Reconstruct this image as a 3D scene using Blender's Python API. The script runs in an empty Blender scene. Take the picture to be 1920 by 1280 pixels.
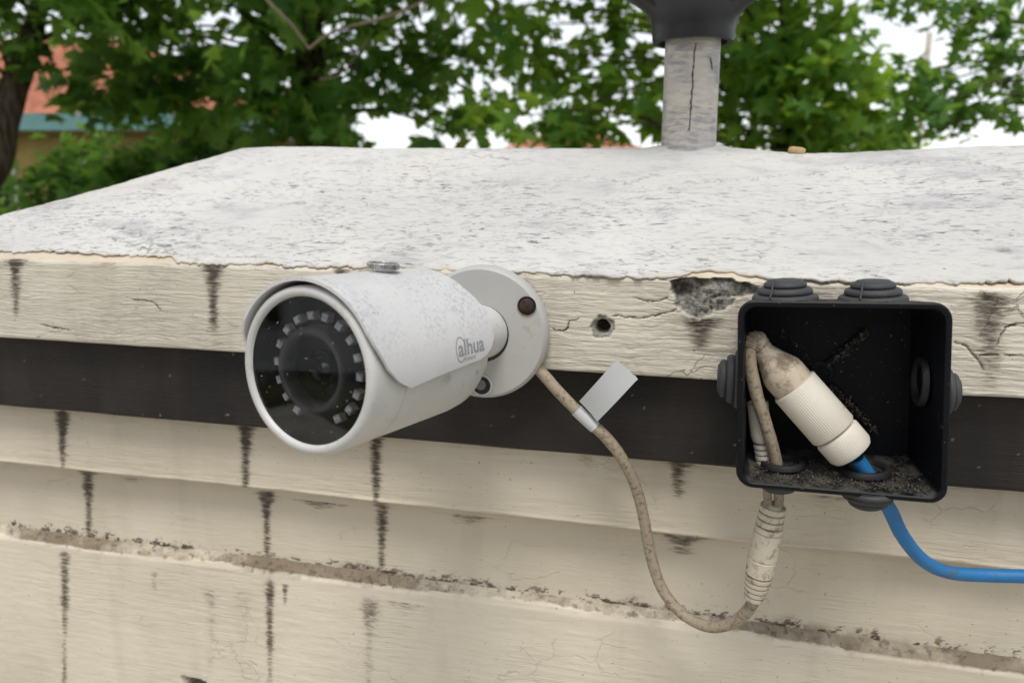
import bpy, bmesh, math, random
import numpy as np
from mathutils import Vector

# ------------------------------------------------------------------ camera, sky, sun, exposure
sc = bpy.context.scene
H = 1.85                                   # eye height above the ground (m)
FPX, TH, PS = 1450.0, math.radians(11.5), math.radians(14.2)
CAM = np.array([0.0, -0.40, 0.0])          # camera in "wall" coordinates (z measured from eye height)
FW = np.array([-math.sin(PS)*math.cos(TH), math.cos(PS)*math.cos(TH), -math.sin(TH)])
RT = np.array([math.cos(PS), math.sin(PS), 0.0])
UP = np.cross(RT, FW)

cd = bpy.data.cameras.new('camera')
cam = bpy.data.objects.new('camera', cd)
sc.collection.objects.link(cam)
cam.location = (CAM[0], CAM[1], CAM[2] + H)
cam.rotation_euler = (math.radians(90) - TH, 0, PS)
cd.sensor_width = 36.0
cd.lens = FPX / 1920 * 36.0
cd.clip_start = 0.01
cd.clip_end = 2000
cd.dof.use_dof = True
cd.dof.focus_distance = 0.385
cd.dof.aperture_fstop = 10.5
sc.camera = cam

SUN_EL, SUN_ROT = math.radians(64), math.radians(168)
w = bpy.data.worlds.new('World'); sc.world = w; w.use_nodes = True
nt = w.node_tree; nt.nodes.clear()
sky = nt.nodes.new('ShaderNodeTexSky'); sky.sky_type = 'NISHITA'; sky.sun_disc = False
sky.sun_elevation = SUN_EL; sky.sun_rotation = SUN_ROT
sky.air_density = 1.0; sky.dust_density = 0.4; sky.ozone_density = 1.0
hs = nt.nodes.new('ShaderNodeHueSaturation'); hs.inputs['Saturation'].default_value = 0.20
bg = nt.nodes.new('ShaderNodeBackground'); bg.inputs['Strength'].default_value = 0.12
wo = nt.nodes.new('ShaderNodeOutputWorld')
nt.links.new(sky.outputs[0], hs.inputs['Color']); nt.links.new(hs.outputs[0], bg.inputs['Color'])
nt.links.new(bg.outputs[0], wo.inputs['Surface'])

sd = bpy.data.lights.new('sun', 'SUN'); sd.energy = 1.5; sd.angle = math.radians(24); sd.color = (1.0, 0.96, 0.90)
sun = bpy.data.objects.new('sun', sd); sc.collection.objects.link(sun)
sdir = Vector((math.sin(SUN_ROT)*math.cos(SUN_EL), math.cos(SUN_ROT)*math.cos(SUN_EL), math.sin(SUN_EL)))
sun.rotation_euler = sdir.to_track_quat('Z', 'Y').to_euler()
sun.location = (2, 2, 12)

sc.view_settings.view_transform = 'Standard'; sc.view_settings.look = 'None'
sc.view_settings.exposure = 0.72; sc.view_settings.gamma = 1.0
sc.view_settings.use_curve_mapping = False
sc.render.engine = 'CYCLES'
sc.cycles.use_denoising = True
sc.cycles.max_bounces = 8
sc.cycles.transparent_max_bounces = 12

# ------------------------------------------------------------------ helpers
rng = np.random.default_rng(7)
random.seed(7)

def ray(px, py): return FW + RT*(px-960)/FPX - UP*(py-640)/FPX
def onY(px, py, Y=0.0):
    r = ray(px, py); return CAM + r*((Y-CAM[1])/r[1])
def onZ(px, py, Z):
    r = ray(px, py); return CAM + r*((Z-CAM[2])/r[2])
def atD(px, py, D): return CAM + ray(px, py)*D

def _hash(ix, iy, seed):
    n = (ix.astype(np.int64)*374761393 + iy.astype(np.int64)*668265263 + seed*974634777) & 0x7fffffff
    n = ((n ^ (n >> 13)) * 1274126177) & 0x7fffffff
    n = n ^ (n >> 16)
    return (n & 0xffff)/65535.0
def vnoise(x, y, seed=0):
    x = np.asarray(x, float); y = np.asarray(y, float)
    ix = np.floor(x); iy = np.floor(y); fx = x-ix; fy = y-iy
    fx = fx*fx*fx*(fx*(fx*6-15)+10); fy = fy*fy*fy*(fy*(fy*6-15)+10)
    a = _hash(ix, iy, seed); b = _hash(ix+1, iy, seed); c = _hash(ix, iy+1, seed); d = _hash(ix+1, iy+1, seed)
    return (a*(1-fx)+b*fx)*(1-fy) + (c*(1-fx)+d*fx)*fy
def fbm(x, y, oct=4, seed=0, gain=0.5):
    s = 0; a = 1.0; t = 0
    for k in range(oct):
        s = s + a*vnoise(x*2**k, y*2**k, seed+k*17); t += a; a *= gain
    return s/t
def sstep(a, b, x):
    t = np.clip((np.asarray(x, float)-a)/(b-a), 0, 1); return t*t*(3-2*t)

ORG = {}
def empty(name, base, label, cat, group=None):
    """base in wall coordinates"""
    o = bpy.data.objects.new(name, None); sc.collection.objects.link(o)
    o.empty_display_size = 0.02
    o.location = (base[0], base[1], base[2]+H)
    o['label'] = label; o['category'] = cat
    if group: o['group'] = group
    ORG[o.name] = np.array(base, float)
    return o
def mk(name, V, F, mat, parent=None, smooth=True, attrs=None, label=None, cat=None, group=None, kind=None, origin=None, flat_angle=None):
    V = np.asarray(V, float)
    if parent is not None: org = ORG[parent.name]
    elif origin is not None: org = np.array(origin, float)
    else: org = np.array([V[:, 0].mean(), V[:, 1].mean(), V[:, 2].min()])
    me = bpy.data.meshes.new(name)
    Vl = V - org
    if isinstance(F, np.ndarray):
        n = F.shape[1]
        me.vertices.add(len(Vl)); me.vertices.foreach_set('co', Vl.ravel())
        me.loops.add(F.size); me.loops.foreach_set('vertex_index', F.ravel().astype(np.int32))
        me.polygons.add(len(F)); me.polygons.foreach_set('loop_start', np.arange(0, F.size, n, dtype=np.int32))
        me.polygons.foreach_set('loop_total', np.full(len(F), n, dtype=np.int32))
        me.update(calc_edges=True); me.validate()
    else:
        me.from_pydata(Vl.tolist(), [], F)
        me.validate()
    if smooth:
        me.polygons.foreach_set('use_smooth', np.ones(len(me.polygons), bool))
    if attrs:
        for k, v in attrs.items():
            at = me.attributes.new(k, 'FLOAT', 'POINT'); at.data.foreach_set('value', np.asarray(v, np.float32).ravel())
    me.materials.append(mat)
    o = bpy.data.objects.new(name, me); sc.collection.objects.link(o)
    if parent is not None:
        o.parent = parent; ORG[o.name] = org
    else:
        o.location = (org[0], org[1], org[2]+H); ORG[o.name] = org
    if flat_angle is not None and smooth:
        try:
            me.set_sharp_from_angle(angle=math.radians(flat_angle))
        except Exception: pass
    if label: o['label'] = label
    if cat: o['category'] = cat
    if group: o['group'] = group
    if kind: o['kind'] = kind
    return o

def grid_faces(nu, nv, closed_u=False, closed_v=False):
    iu = np.arange(nu if closed_u else nu-1); iv = np.arange(nv if closed_v else nv-1)
    A, B = np.meshgrid(iu, iv, indexing='ij'); A = A.ravel(); B = B.ravel()
    A2 = (A+1) % nu; B2 = (B+1) % nv
    return np.stack([A*nv+B, A2*nv+B, A2*nv+B2, A*nv+B2], 1)

class MB:
    """collects pieces into one mesh"""
    def __init__(s): s.V = []; s.F = []; s.n = 0
    def add(s, V, F):
        V = np.asarray(V, float)
        s.V.append(V); s.F += [tuple(int(i)+s.n for i in f) for f in F]; s.n += len(V); return s
    def build(s, name, mat, parent=None, **k): return mk(name, np.concatenate(s.V), s.F, mat, parent, **k)

def frame(axis, hint=(0, 0, 1)):
    a = np.array(axis, float); a /= np.linalg.norm(a)
    h = np.array(hint, float)
    if abs(a @ h) > 0.95: h = np.array([1.0, 0, 0])
    u = np.cross(a, h); u /= np.linalg.norm(u); v = np.cross(u, a)
    return a, u, v
def lathe(prof, origin, axis, n=48, hint=(0, 0, 1), cap0=False, cap1=False, rfun=None):
    """prof: list of (s,r) along axis"""
    a, u, v = frame(axis, hint); o = np.array(origin, float)
    t = np.linspace(0, 2*np.pi, n, endpoint=False)
    V = []
    for (s, r) in prof:
        rr = r if rfun is None else r*rfun(t, s)
        V.append(o + a*s + (np.cos(t)*rr)[:, None]*v + (np.sin(t)*rr)[:, None]*u)
    V = np.concatenate(V); m = len(prof)
    F = [tuple(f) for f in grid_faces(m, n, closed_v=True)]
    if cap0: F.append(tuple(range(n)))
    if cap1: F.append(tuple(range((m-1)*n, m*n))[::-1])
    return V, F
def crom(P, k=10):
    P = [np.array(p, float) for p in P]
    P = [2*P[0]-P[1]] + P + [2*P[-1]-P[-2]]
    out = []
    for i in range(1, len(P)-2):
        for j in range(k):
            t = j/k
            out.append(0.5*((2*P[i]) + (-P[i-1]+P[i+1])*t + (2*P[i-1]-5*P[i]+4*P[i+1]-P[i+2])*t*t + (-P[i-1]+3*P[i]-3*P[i+1]+P[i+2])*t**3))
    out.append(P[-2]); return np.array(out)
def tube(path, rad, n=16, caps=True, wob=0.0):
    P = np.asarray(path, float); m = len(P)
    rad = np.full(m, rad) if np.isscalar(rad) else np.interp(np.linspace(0, 1, m), np.linspace(0, 1, len(rad)), rad)
    T = np.gradient(P, axis=0); T /= np.linalg.norm(T, axis=1)[:, None]
    h = np.array([0, 0, 1.0]) if abs(T[0][2]) < .9 else np.array([1.0, 0, 0])
    u = np.cross(T[0], h); u /= np.linalg.norm(u)
    ang = np.linspace(0, 2*np.pi, n, endpoint=False); V = []
    for i in range(m):
        u = u - T[i]*(u @ T[i]); u /= np.linalg.norm(u); v = np.cross(T[i], u)
        rr = rad[i]*(1+wob*(vnoise(i*0.35, ang*1.5, 5)-.5))
        V.append(P[i] + (np.cos(ang)*rr)[:, None]*u + (np.sin(ang)*rr)[:, None]*v)
    F = [tuple(f) for f in grid_faces(m, n, closed_v=True)]
    if caps: F += [tuple(range(n))[::-1], tuple(range((m-1)*n, m*n))]
    return np.concatenate(V), F
def boxm(lo, hi):
    x0, y0, z0 = lo; x1, y1, z1 = hi
    V = [(x0,y0,z0),(x1,y0,z0),(x1,y1,z0),(x0,y1,z0),(x0,y0,z1),(x1,y0,z1),(x1,y1,z1),(x0,y1,z1)]
    return np.array(V), [(0,3,2,1),(4,5,6,7),(0,1,5,4),(1,2,6,5),(2,3,7,6),(3,0,4,7)]

# ------------------------------------------------------------------ material helpers
class N:
    def __init__(s, name):
        s.m = bpy.data.materials.new(name); s.m.use_nodes = True
        s.t = s.m.node_tree; s.t.nodes.clear()
        s.out = s.t.nodes.new('ShaderNodeOutputMaterial')
        s.co = s.t.nodes.new('ShaderNodeTexCoord').outputs['Object']
    def n(s, typ, ins=None, **props):
        x = s.t.nodes.new(typ)
        for k, v in props.items(): setattr(x, k, v)
        for k, v in (ins or {}).items(): s.put(x.inputs[k], v)
        return x
    def put(s, sock, v):
        if isinstance(v, bpy.types.NodeSocket): s.t.links.new(v, sock)
        else:
            if sock.type == 'RGBA' and len(v) == 3: v = (*v, 1)
            sock.default_value = v
    def map(s, scale, rot=(0, 0, 0), loc=(0, 0, 0), vec=None):
        return s.n('ShaderNodeMapping', {'Vector': vec or s.co, 'Scale': scale, 'Rotation': rot, 'Location': loc}).outputs[0]
    def noise(s, scale=1., vec=None, detail=4, rough=.55, dist=0., mp=None):
        if mp: vec = s.map(mp)
        return s.n('ShaderNodeTexNoise', {'Vector': vec or s.co, 'Scale': scale, 'Detail': detail, 'Roughness': rough, 'Distortion': dist}).outputs['Fac']
    def vor(s, scale, vec=None, feature='F1', out='Distance', rnd=1.):
        return s.n('ShaderNodeTexVoronoi', {'Vector': vec or s.co, 'Scale': scale, 'Randomness': rnd}, feature=feature).outputs[out]
    def ramp(s, f, a, b, lo=0., hi=1.):
        return s.n('ShaderNodeMapRange', {'Value': f, 'From Min': a, 'From Max': b, 'To Min': lo, 'To Max': hi}, interpolation_type='SMOOTHSTEP').outputs[0]
    def math(s, op, a, b=0., clamp=False):
        x = s.n('ShaderNodeMath', None, operation=op, use_clamp=clamp); s.put(x.inputs[0], a); s.put(x.inputs[1], b); return x.outputs[0]
    def mul(s, a, b): return s.math('MULTIPLY', a, b)
    def mix(s, f, a, b, mode='MIX'):
        x = s.n('ShaderNodeMix', None, data_type='RGBA', blend_type=mode)
        s.put(x.inputs[0], f); s.put(x.inputs[6], a); s.put(x.inputs[7], b); return x.outputs[2]
    def attr(s, name): return s.n('ShaderNodeAttribute', None, attribute_name=name).outputs['Fac']
    def bump(s, h, strength=.5, dist=.001, nrm=None):
        ins = {'Height': h, 'Strength': strength, 'Distance': dist}
        if nrm: ins['Normal'] = nrm
        return s.n('ShaderNodeBump', ins).outputs[0]
    def bsdf(s, col, rough=.6, nrm=None, spec=.4, metal=0., **k):
        ins = {'Base Color': col, 'Roughness': rough, 'Specular IOR Level': spec, 'Metallic': metal}
        if nrm: ins['Normal'] = nrm
        ins.update(k)
        x = s.n('ShaderNodeBsdfPrincipled', ins)
        s.t.links.new(x.outputs[0], s.out.inputs['Surface']); return s.m

def mat_paint(name, ca, cb, relief=1., crack=.5, dirt=.5, stainc=(.042, .031, .021)):
    s = N(name)
    big = s.noise(9, detail=3); col = s.mix(s.ramp(big, .35, .65), ca, cb)
    # brush grain running along the wall
    warp = s.n('ShaderNodeVectorMath', None, operation='ADD')
    s.put(warp.inputs[0], s.map((1, 1, 1)))
    wn = s.n('ShaderNodeTexNoise', {'Vector': s.co, 'Scale': 38., 'Detail': 3.})
    wv = s.n('ShaderNodeVectorMath', None, operation='SCALE'); s.put(wv.inputs[0], wn.outputs['Color']); wv.inputs['Scale'].default_value = .006
    s.put(warp.inputs[1], wv.outputs[0])
    g1 = s.noise(1, vec=s.map((45, 60, 900), vec=warp.outputs[0]), detail=5, rough=.6)
    g2 = s.noise(1, vec=s.map((170, 200, 1500), vec=warp.outputs[0]), detail=3)
    zone = s.ramp(s.noise(14, detail=2), .38, .62)
    groove = s.mul(s.ramp(g1, .60, .72), zone)
    col = s.mix(s.mul(groove, .45*dirt), col, (.16, .13, .095))
    # water marks, faint
    wm = s.ramp(s.noise(1, vec=s.map((28, 28, 5)), detail=4), .52, .72)
    col = s.mix(s.mul(wm, .22*dirt), col, (.30, .255, .18))
    # specks
    sp = s.ramp(s.noise(420, detail=2), .70, .76)
    col = s.mix(s.mul(sp, .75*dirt), col, (.05, .04, .03))
    sp2 = s.ramp(s.vor(150), .07, .03)
    sp2 = s.mul(sp2, s.ramp(s.noise(60), .56, .64))
    col = s.mix(s.mul(sp2, .8), col, (.03, .025, .02))
    # cracks in the film
    cw = s.n('ShaderNodeVectorMath', None, operation='ADD'); s.put(cw.inputs[0], s.map((1, 1, 1.7)))
    wv2 = s.n('ShaderNodeVectorMath', None, operation='SCALE')
    s.put(wv2.inputs[0], s.n('ShaderNodeTexNoise', {'Vector': s.co, 'Scale': 55., 'Detail': 5.}).outputs['Color']); wv2.inputs['Scale'].default_value = .03
    s.put(cw.inputs[1], wv2.outputs[0])
    vd = s.vor(26, vec=cw.outputs[0], feature='DISTANCE_TO_EDGE')
    cm = s.ramp(s.noise(17, vec=s.map((1, 1, 1), loc=(3.1, 0, 1.7)), detail=3), .57, .63)
    ck = s.mul(s.ramp(vd, .016, .004), cm)
    col = s.mix(s.mul(ck, crack), col, (.07, .055, .04))
    # baked masks
    st = s.attr('stain'); br = s.noise(1, vec=s.map((150, 150, 850)), detail=4, rough=.62)
    stm = s.mul(st, s.math('ADD', s.mul(s.ramp(br, .28, .72), .75), .45))
    stm = s.ramp(stm, .02, .95)
    col = s.mix(s.ramp(stm, 0., .42, 0., .58), col, (.17, .135, .095))
    stm = s.mul(s.ramp(stm, .12, 1.), .92)
    col = s.mix(stm, col, stainc)
    sm = s.attr('smear'); col = s.mix(s.mul(s.ramp(s.math('ADD', sm, s.mul(s.math('SUBTRACT', s.noise(85, detail=7, rough=.72), .5), 1.2)), .10, .95), .88), col, s.mix(s.noise(140, detail=4), (.075, .053, .030), (.19, .14, .082)))
    bl_ = s.mul(s.ramp(s.noise(210, detail=4, rough=.65), .54, .64), s.ramp(sm, .12, .45)); col = s.mix(s.mul(bl_, .55), col, (.045, .033, .02))
    bare = s.attr('bare')
    cn = s.noise(330, detail=5, rough=.7); conc = s.mix(s.ramp(cn, .3, .7), (.06, .056, .048), (.36, .34, .30))
    col = s.mix(bare, col, conc)
    tan = s.attr('tan')
    col = s.mix(tan, col, s.mix(s.noise(120), (.52, .43, .31), (.66, .58, .46)))
    nb = s.bump(g1, s.math('ADD', s.mul(zone, .75*relief), .22*relief), .0011)
    nb = s.bump(g2, .5*relief, .0006, nb)
    nb = s.bump(cn, s.mul(bare, .8), .0012, nb)
    nb = s.bump(s.mul(ck, -1.), .6, .0006, nb)
    return s.bsdf(col, s.ramp(g2, .3, .7, .50, .72), nb, spec=.35)

def mat_cap():
    s = N('white_weathered_paint')
    col = s.mix(s.ramp(s.noise(5, detail=3), .4, .62), (.53, .525, .50), (.60, .595, .565))
    # greyish lilac bloom
    bl = s.ramp(s.noise(1, vec=s.map((16, 30, 10)), detail=6, rough=.65), .50, .68)
    col = s.mix(s.mul(bl, .75), col, (.39, .38, .39))
    warm = s.ramp(s.noise(7, vec=s.map((1, 1, 1), loc=(2, 5, 0)), detail=2), .5, .66)
    col = s.mix(s.mul(warm, .35), col, (.60, .565, .515))
    fine = s.noise(1, vec=s.map((130, 300, 200)), detail=5, rough=.7, dist=.6)
    grey = s.ramp(fine, .50, .66)
    dens = s.ramp(s.noise(1, vec=s.map((13, 22, 1), loc=(1.7, .3, 0)), detail=3), .30, .58)
    att = s.attr('age')
    dens = s.mul(dens, att)
    col = s.mix(s.mul(s.mul(grey, dens), .75), col, (.22, .21, .22))
    das = s.ramp(s.noise(1, vec=s.map((95, 420, 200), loc=(9, 2, 0)), detail=4, rough=.6, dist=.9), .60, .66)
    col = s.mix(s.mul(das, s.math('ADD', s.mul(dens, .75), .15)), col, (.07, .06, .055))
    dot = s.ramp(s.vor(95, vec=s.map((1, 2.2, 1))), .12, .05)
    dot = s.mul(dot, s.ramp(s.noise(40), .54, .60))
    col = s.mix(s.mul(dot, .8), col, (.06, .05, .045))
    cw = s.n('ShaderNodeVectorMath', None, operation='ADD'); s.put(cw.inputs[0], s.map((.35, 1.3, 0)))
    wv2 = s.n('ShaderNodeVectorMath', None, operation='SCALE')
    s.put(wv2.inputs[0], s.n('ShaderNodeTexNoise', {'Vector': s.co, 'Scale': 45., 'Detail': 6.}).outputs['Color']); wv2.inputs['Scale'].default_value = .035
    s.put(cw.inputs[1], wv2.outputs[0])
    vd = s.vor(15, vec=cw.outputs[0], feature='DISTANCE_TO_EDGE')
    ck = s.mul(s.ramp(vd, .012, .003), s.ramp(s.noise(8, vec=s.map((1, 1, 1), loc=(.37, 1.1, 0)), detail=2), .55, .62))
    col = s.mix(s.mul(ck, .5), col, (.12, .10, .09))
    col = s.mix(s.attr('tan'), col, (.50, .45, .37))
    col = s.mix(s.attr('stain'), col, (.035, .03, .025))
    nb = s.bump(s.noise(1, vec=s.map((60, 260, 200)), detail=6, rough=.65), .7, .0012)
    nb = s.bump(fine, .5, .0008, nb)
    nb = s.bump(s.mul(das, dens), -.5, .0006, nb)
    return s.bsdf(col, .62, nb, spec=.3)

def mat_simple(name, col, rough=.5, bump=.0, bscale=200, var=.0, vscale=30, metal=0., spec=.5, dirtc=None, dirt=0., dscale=60):
    s = N(name); c = col
    if var: c = s.mix(s.ramp(s.noise(vscale, detail=4), .3, .7), tuple(x*(1-var) for x in col), tuple(min(1, x*(1+var)) for x in col))
    if dirtc:
        d = s.ramp(s.noise(dscale, detail=6, rough=.68), .5+.12*(1-dirt), .66+.1*(1-dirt))
        c = s.mix(s.mul(d, min(1, .4+dirt*.6)), c if not isinstance(c, tuple) else (*c, 1), dirtc)
    nb = s.bump(s.noise(bscale, detail=4), bump, .001) if bump else None
    return s.bsdf(c, s.ramp(s.noise(vscale*2), .3, .7, rough*.85, min(1, rough*1.15)), nb, spec=spec, metal=metal)

M = {}
CRA, CRB = (.60, .535, .42), (.685, .62, .50)
M['fascia'] = mat_paint('cream_fascia_paint', (.575, .53, .435), (.655, .61, .51), relief=1.6, crack=.5, dirt=1.1)
M['cream'] = mat_paint('cream_wall_paint', CRA, CRB, relief=.65, crack=.1, dirt=.7)
M['dark'] = mat_paint('dark_brown_paint', (.012, .010, .0095), (.026, .0215, .019), relief=.7, crack=.0, dirt=.14)
M['cap'] = mat_cap()

# ------------------------------------------------------------------ ground
s = N('garden_ground')
c = s.mix(s.ramp(s.noise(1.3, detail=5), .4, .6), (.055, .07, .025), (.12, .10, .06))
M['ground'] = s.bsdf(c, .9, s.bump(s.noise(30, detail=5), .6, .03), spec=.1)
gx = np.concatenate([np.linspace(-400, -20, 12), np.linspace(-18, 18, 30), np.linspace(20, 400, 12)])
GX, GY = np.meshgrid(gx, gx, indexing='ij')
GZ = -H + (fbm(GX*.3, GY*.3, 3, 3)-.5)*.05*(np.hypot(GX, GY) > 2)
mk('ground', np.stack([GX, GY, GZ], -1).reshape(-1, 3), grid_faces(len(gx), len(gx)), M['ground'], kind='structure', origin=(0, 0, -H))

s = N('pale_concrete_paving')
c = s.mix(s.ramp(s.noise(2.2, detail=6), .35, .65), (.36, .33, .28), (.50, .47, .41))
M['paving'] = s.bsdf(c, .85, s.bump(s.noise(60, detail=4), .3, .01), spec=.2)
V, F = boxm((-7, -4.2, -H-.02), (7, 0.6, -H+.03))
mk('pavement', V, F, M['paving'], smooth=False, kind='structure', origin=(0, -1.8, -H))  # unseen paving, added to bounce warm light onto the lower wall

# ------------------------------------------------------------------ the pillar with its hipped cap
XL, XR, YB = -0.57, 0.534, 0.40
XC = (XL+XR)/2
ZE, SL = -0.0460, 0.365            # eave height, slope of the cap
pillar = empty('masonry_pillar', (XC, YB/2, -H), 'cream painted masonry pillar with dark band, stepped mouldings and a hipped white cap', 'pillar')

def xs_for(inset, dense=()):
    x = [XL+inset]
    cur = XL+inset
    while cur < -.53: cur += .004; x.append(cur)
    while cur < .215:
        st = .0011
        for (a, b, d) in dense:
            if a < cur < b: st = d
        cur += st; x.append(cur)
    while cur < XR-inset-.02: cur += .012; x.append(cur)
    x.append(XR-inset)
    return np.array(x)

def dense_line(p, q, step):
    p = np.array(p, float); q = np.array(q, float)
    n = max(1, int(np.linalg.norm(q-p)/step)); t = np.linspace(0, 1, n+1)[:-1, None]
    return p*(1-t)+q*t

def course(name, chunks, inset, disp, mat, dense=(), label=None):
    """sweep a closed profile (Y,Z) along X. chunks: list of (p,q,step)"""
    prof = np.concatenate([dense_line(*c) for c in chunks])
    xs = xs_for(inset, dense)
    nx, npf = len(xs), len(prof)
    X = np.repeat(xs[:, None], npf, 1); Y = np.repeat(prof[None, :, 0], nx, 0).copy(); Z = np.repeat(prof[None, :, 1], nx, 0).copy()
    dY, dZ, at = disp(X, Y, Z)
    Y = Y + dY; Z = Z + dZ
    V = np.stack([X, Y, Z], -1).reshape(-1, 3)
    F = [tuple(f) for f in grid_faces(nx, npf, closed_v=True)]
    Fa = grid_faces(nx, npf, closed_v=True)[:, ::-1]
    o = mk(name, V, np.ascontiguousarray(Fa), mat, pillar, attrs=at)
    # end caps
    me = o.data; bm = bmesh.new(); bm.from_mesh(me); bm.verts.ensure_lookup_table()
    for k in (0, nx-1):
        try:
            f = bm.faces.new([bm.verts[k*npf+i] for i in range(npf)]); f.smooth = False
        except ValueError: pass
    bmesh.ops.recalc_face_normals(bm, faces=bm.faces)
    bm.to_mesh(me); bm.free()
    if label: o['label'] = label
    return o

def drip(X, Z, px, y0, y1, wpx, strength, Yp, head=1.0):
    p0 = onY(px, y0, Yp); p1 = onY(px, y1, Yp); xc = p0[0]; wdt = wpx/FPX*.42*.5
    t = np.clip((p0[2]-Z)/(p0[2]-p1[2]), -.2, 1.4)
    xc = p0[0] + (p1[0]-p0[0])*np.clip(t, -.1, 1.2)
    wv = wdt*(1+.9*np.exp(-np.maximum(t, 0)*9)*head)*(1+.55*(vnoise(Z*2300, X*40+px, 3)-.5))*(1+.5*(vnoise(Z*160, Z*0+px, 8)-.5))
    xo = (vnoise(Z*60, Z*0+px*.37, 9)-.5)*wdt*.3
    m = np.exp(-((X-xc-xo)/wv)**2*1.1)*.62 + .38*np.exp(-((X-xc-xo)/(wv*2.2))**2)
    m = m*(.55+.8*fbm(X*260, Z*900, 4, int(px) % 97, .6))*(.75+.5*vnoise(Z*100, Z*0+px, 12)) + .34*np.exp(-((X-xc)/(wdt*3.0))**2)*fbm(X*70, Z*30, 3, int(px) % 31)
    fade = (1-sstep(.75, 1.2, t))*.62+.38*(1-sstep(.0, .7, t))
    return m*fade*sstep(-.06, .02, t)*strength

def poly_mask(X, Z, pts, soft, jag=0., seed=1):
    """soft inside mask for a polygon given in (x,z)"""
    P = np.array(pts); n = len(P)
    Xj = X + jag*(fbm(X*260, Z*260, 4, seed)-.5)*2; Zj = Z + jag*(fbm(X*260+40, Z*260, 4, seed+5)-.5)*2
    inside = np.zeros(X.shape, bool); dmin = np.full(X.shape, 9.)
    for i in range(n):
        a = P[i]; b = P[(i+1) % n]
        c1 = (a[1] > Zj) != (b[1] > Zj)
        xi = (b[0]-a[0])*(Zj-a[1])/(b[1]-a[1]+1e-12)+a[0]
        inside ^= c1 & (Xj < xi)
        ab = b-a; t = np.clip(((Xj-a[0])*ab[0]+(Zj-a[1])*ab[1])/(ab@ab), 0, 1)
        dmin = np.minimum(dmin, np.hypot(Xj-a[0]-ab[0]*t, Zj-a[1]-ab[1]*t))
    sd = np.where(inside, dmin, -dmin)
    return sstep(-soft, soft, sd), sd
def pxz(lst, Y=0.): return [tuple(onY(px, py, Y)[[0, 2]]) for px, py in lst]

def relief(X, Z, amp=1., seed=0):
    zw = Z + .0022*(fbm(X*22, Z*30, 2, seed+50)-.5)
    d = (fbm(X*28, zw*620, 4, seed)-.5)*.00050
    d = d + (fbm(X*130, Z*330, 3, seed+1)-.5)*.00035
    d = d + (fbm(X*9, Z*16, 3, seed+2)-.5)*.0016
    return d*amp

def crack(X, Z, pts, wdt=.00045, jag=.0012, seed=1):
    Xj = X + jag*(fbm(X*300, Z*300, 3, seed)-.5)*2; Zj = Z + jag*(fbm(X*300+9, Z*300, 3, seed+3)-.5)*2
    d = np.full(X.shape, 9.)
    for a, b in zip(pts[:-1], pts[1:]):
        a = np.array(a); b = np.array(b); ab = b-a; t = np.clip(((Xj-a[0])*ab[0]+(Zj-a[1])*ab[1])/(ab@ab), 0, 1)
        d = np.minimum(d, np.hypot(Xj-a[0]-ab[0]*t, Zj-a[1]-ab[1]*t))
    return sstep(wdt*1.5, wdt*.5, d)
def cap_pt(px, py):
    r = ray(px, py); t = (ZE+SL*CAM[1]-CAM[2])/(r[2]-SL*r[1]); return tuple((CAM+r*t)[:2])
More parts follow.
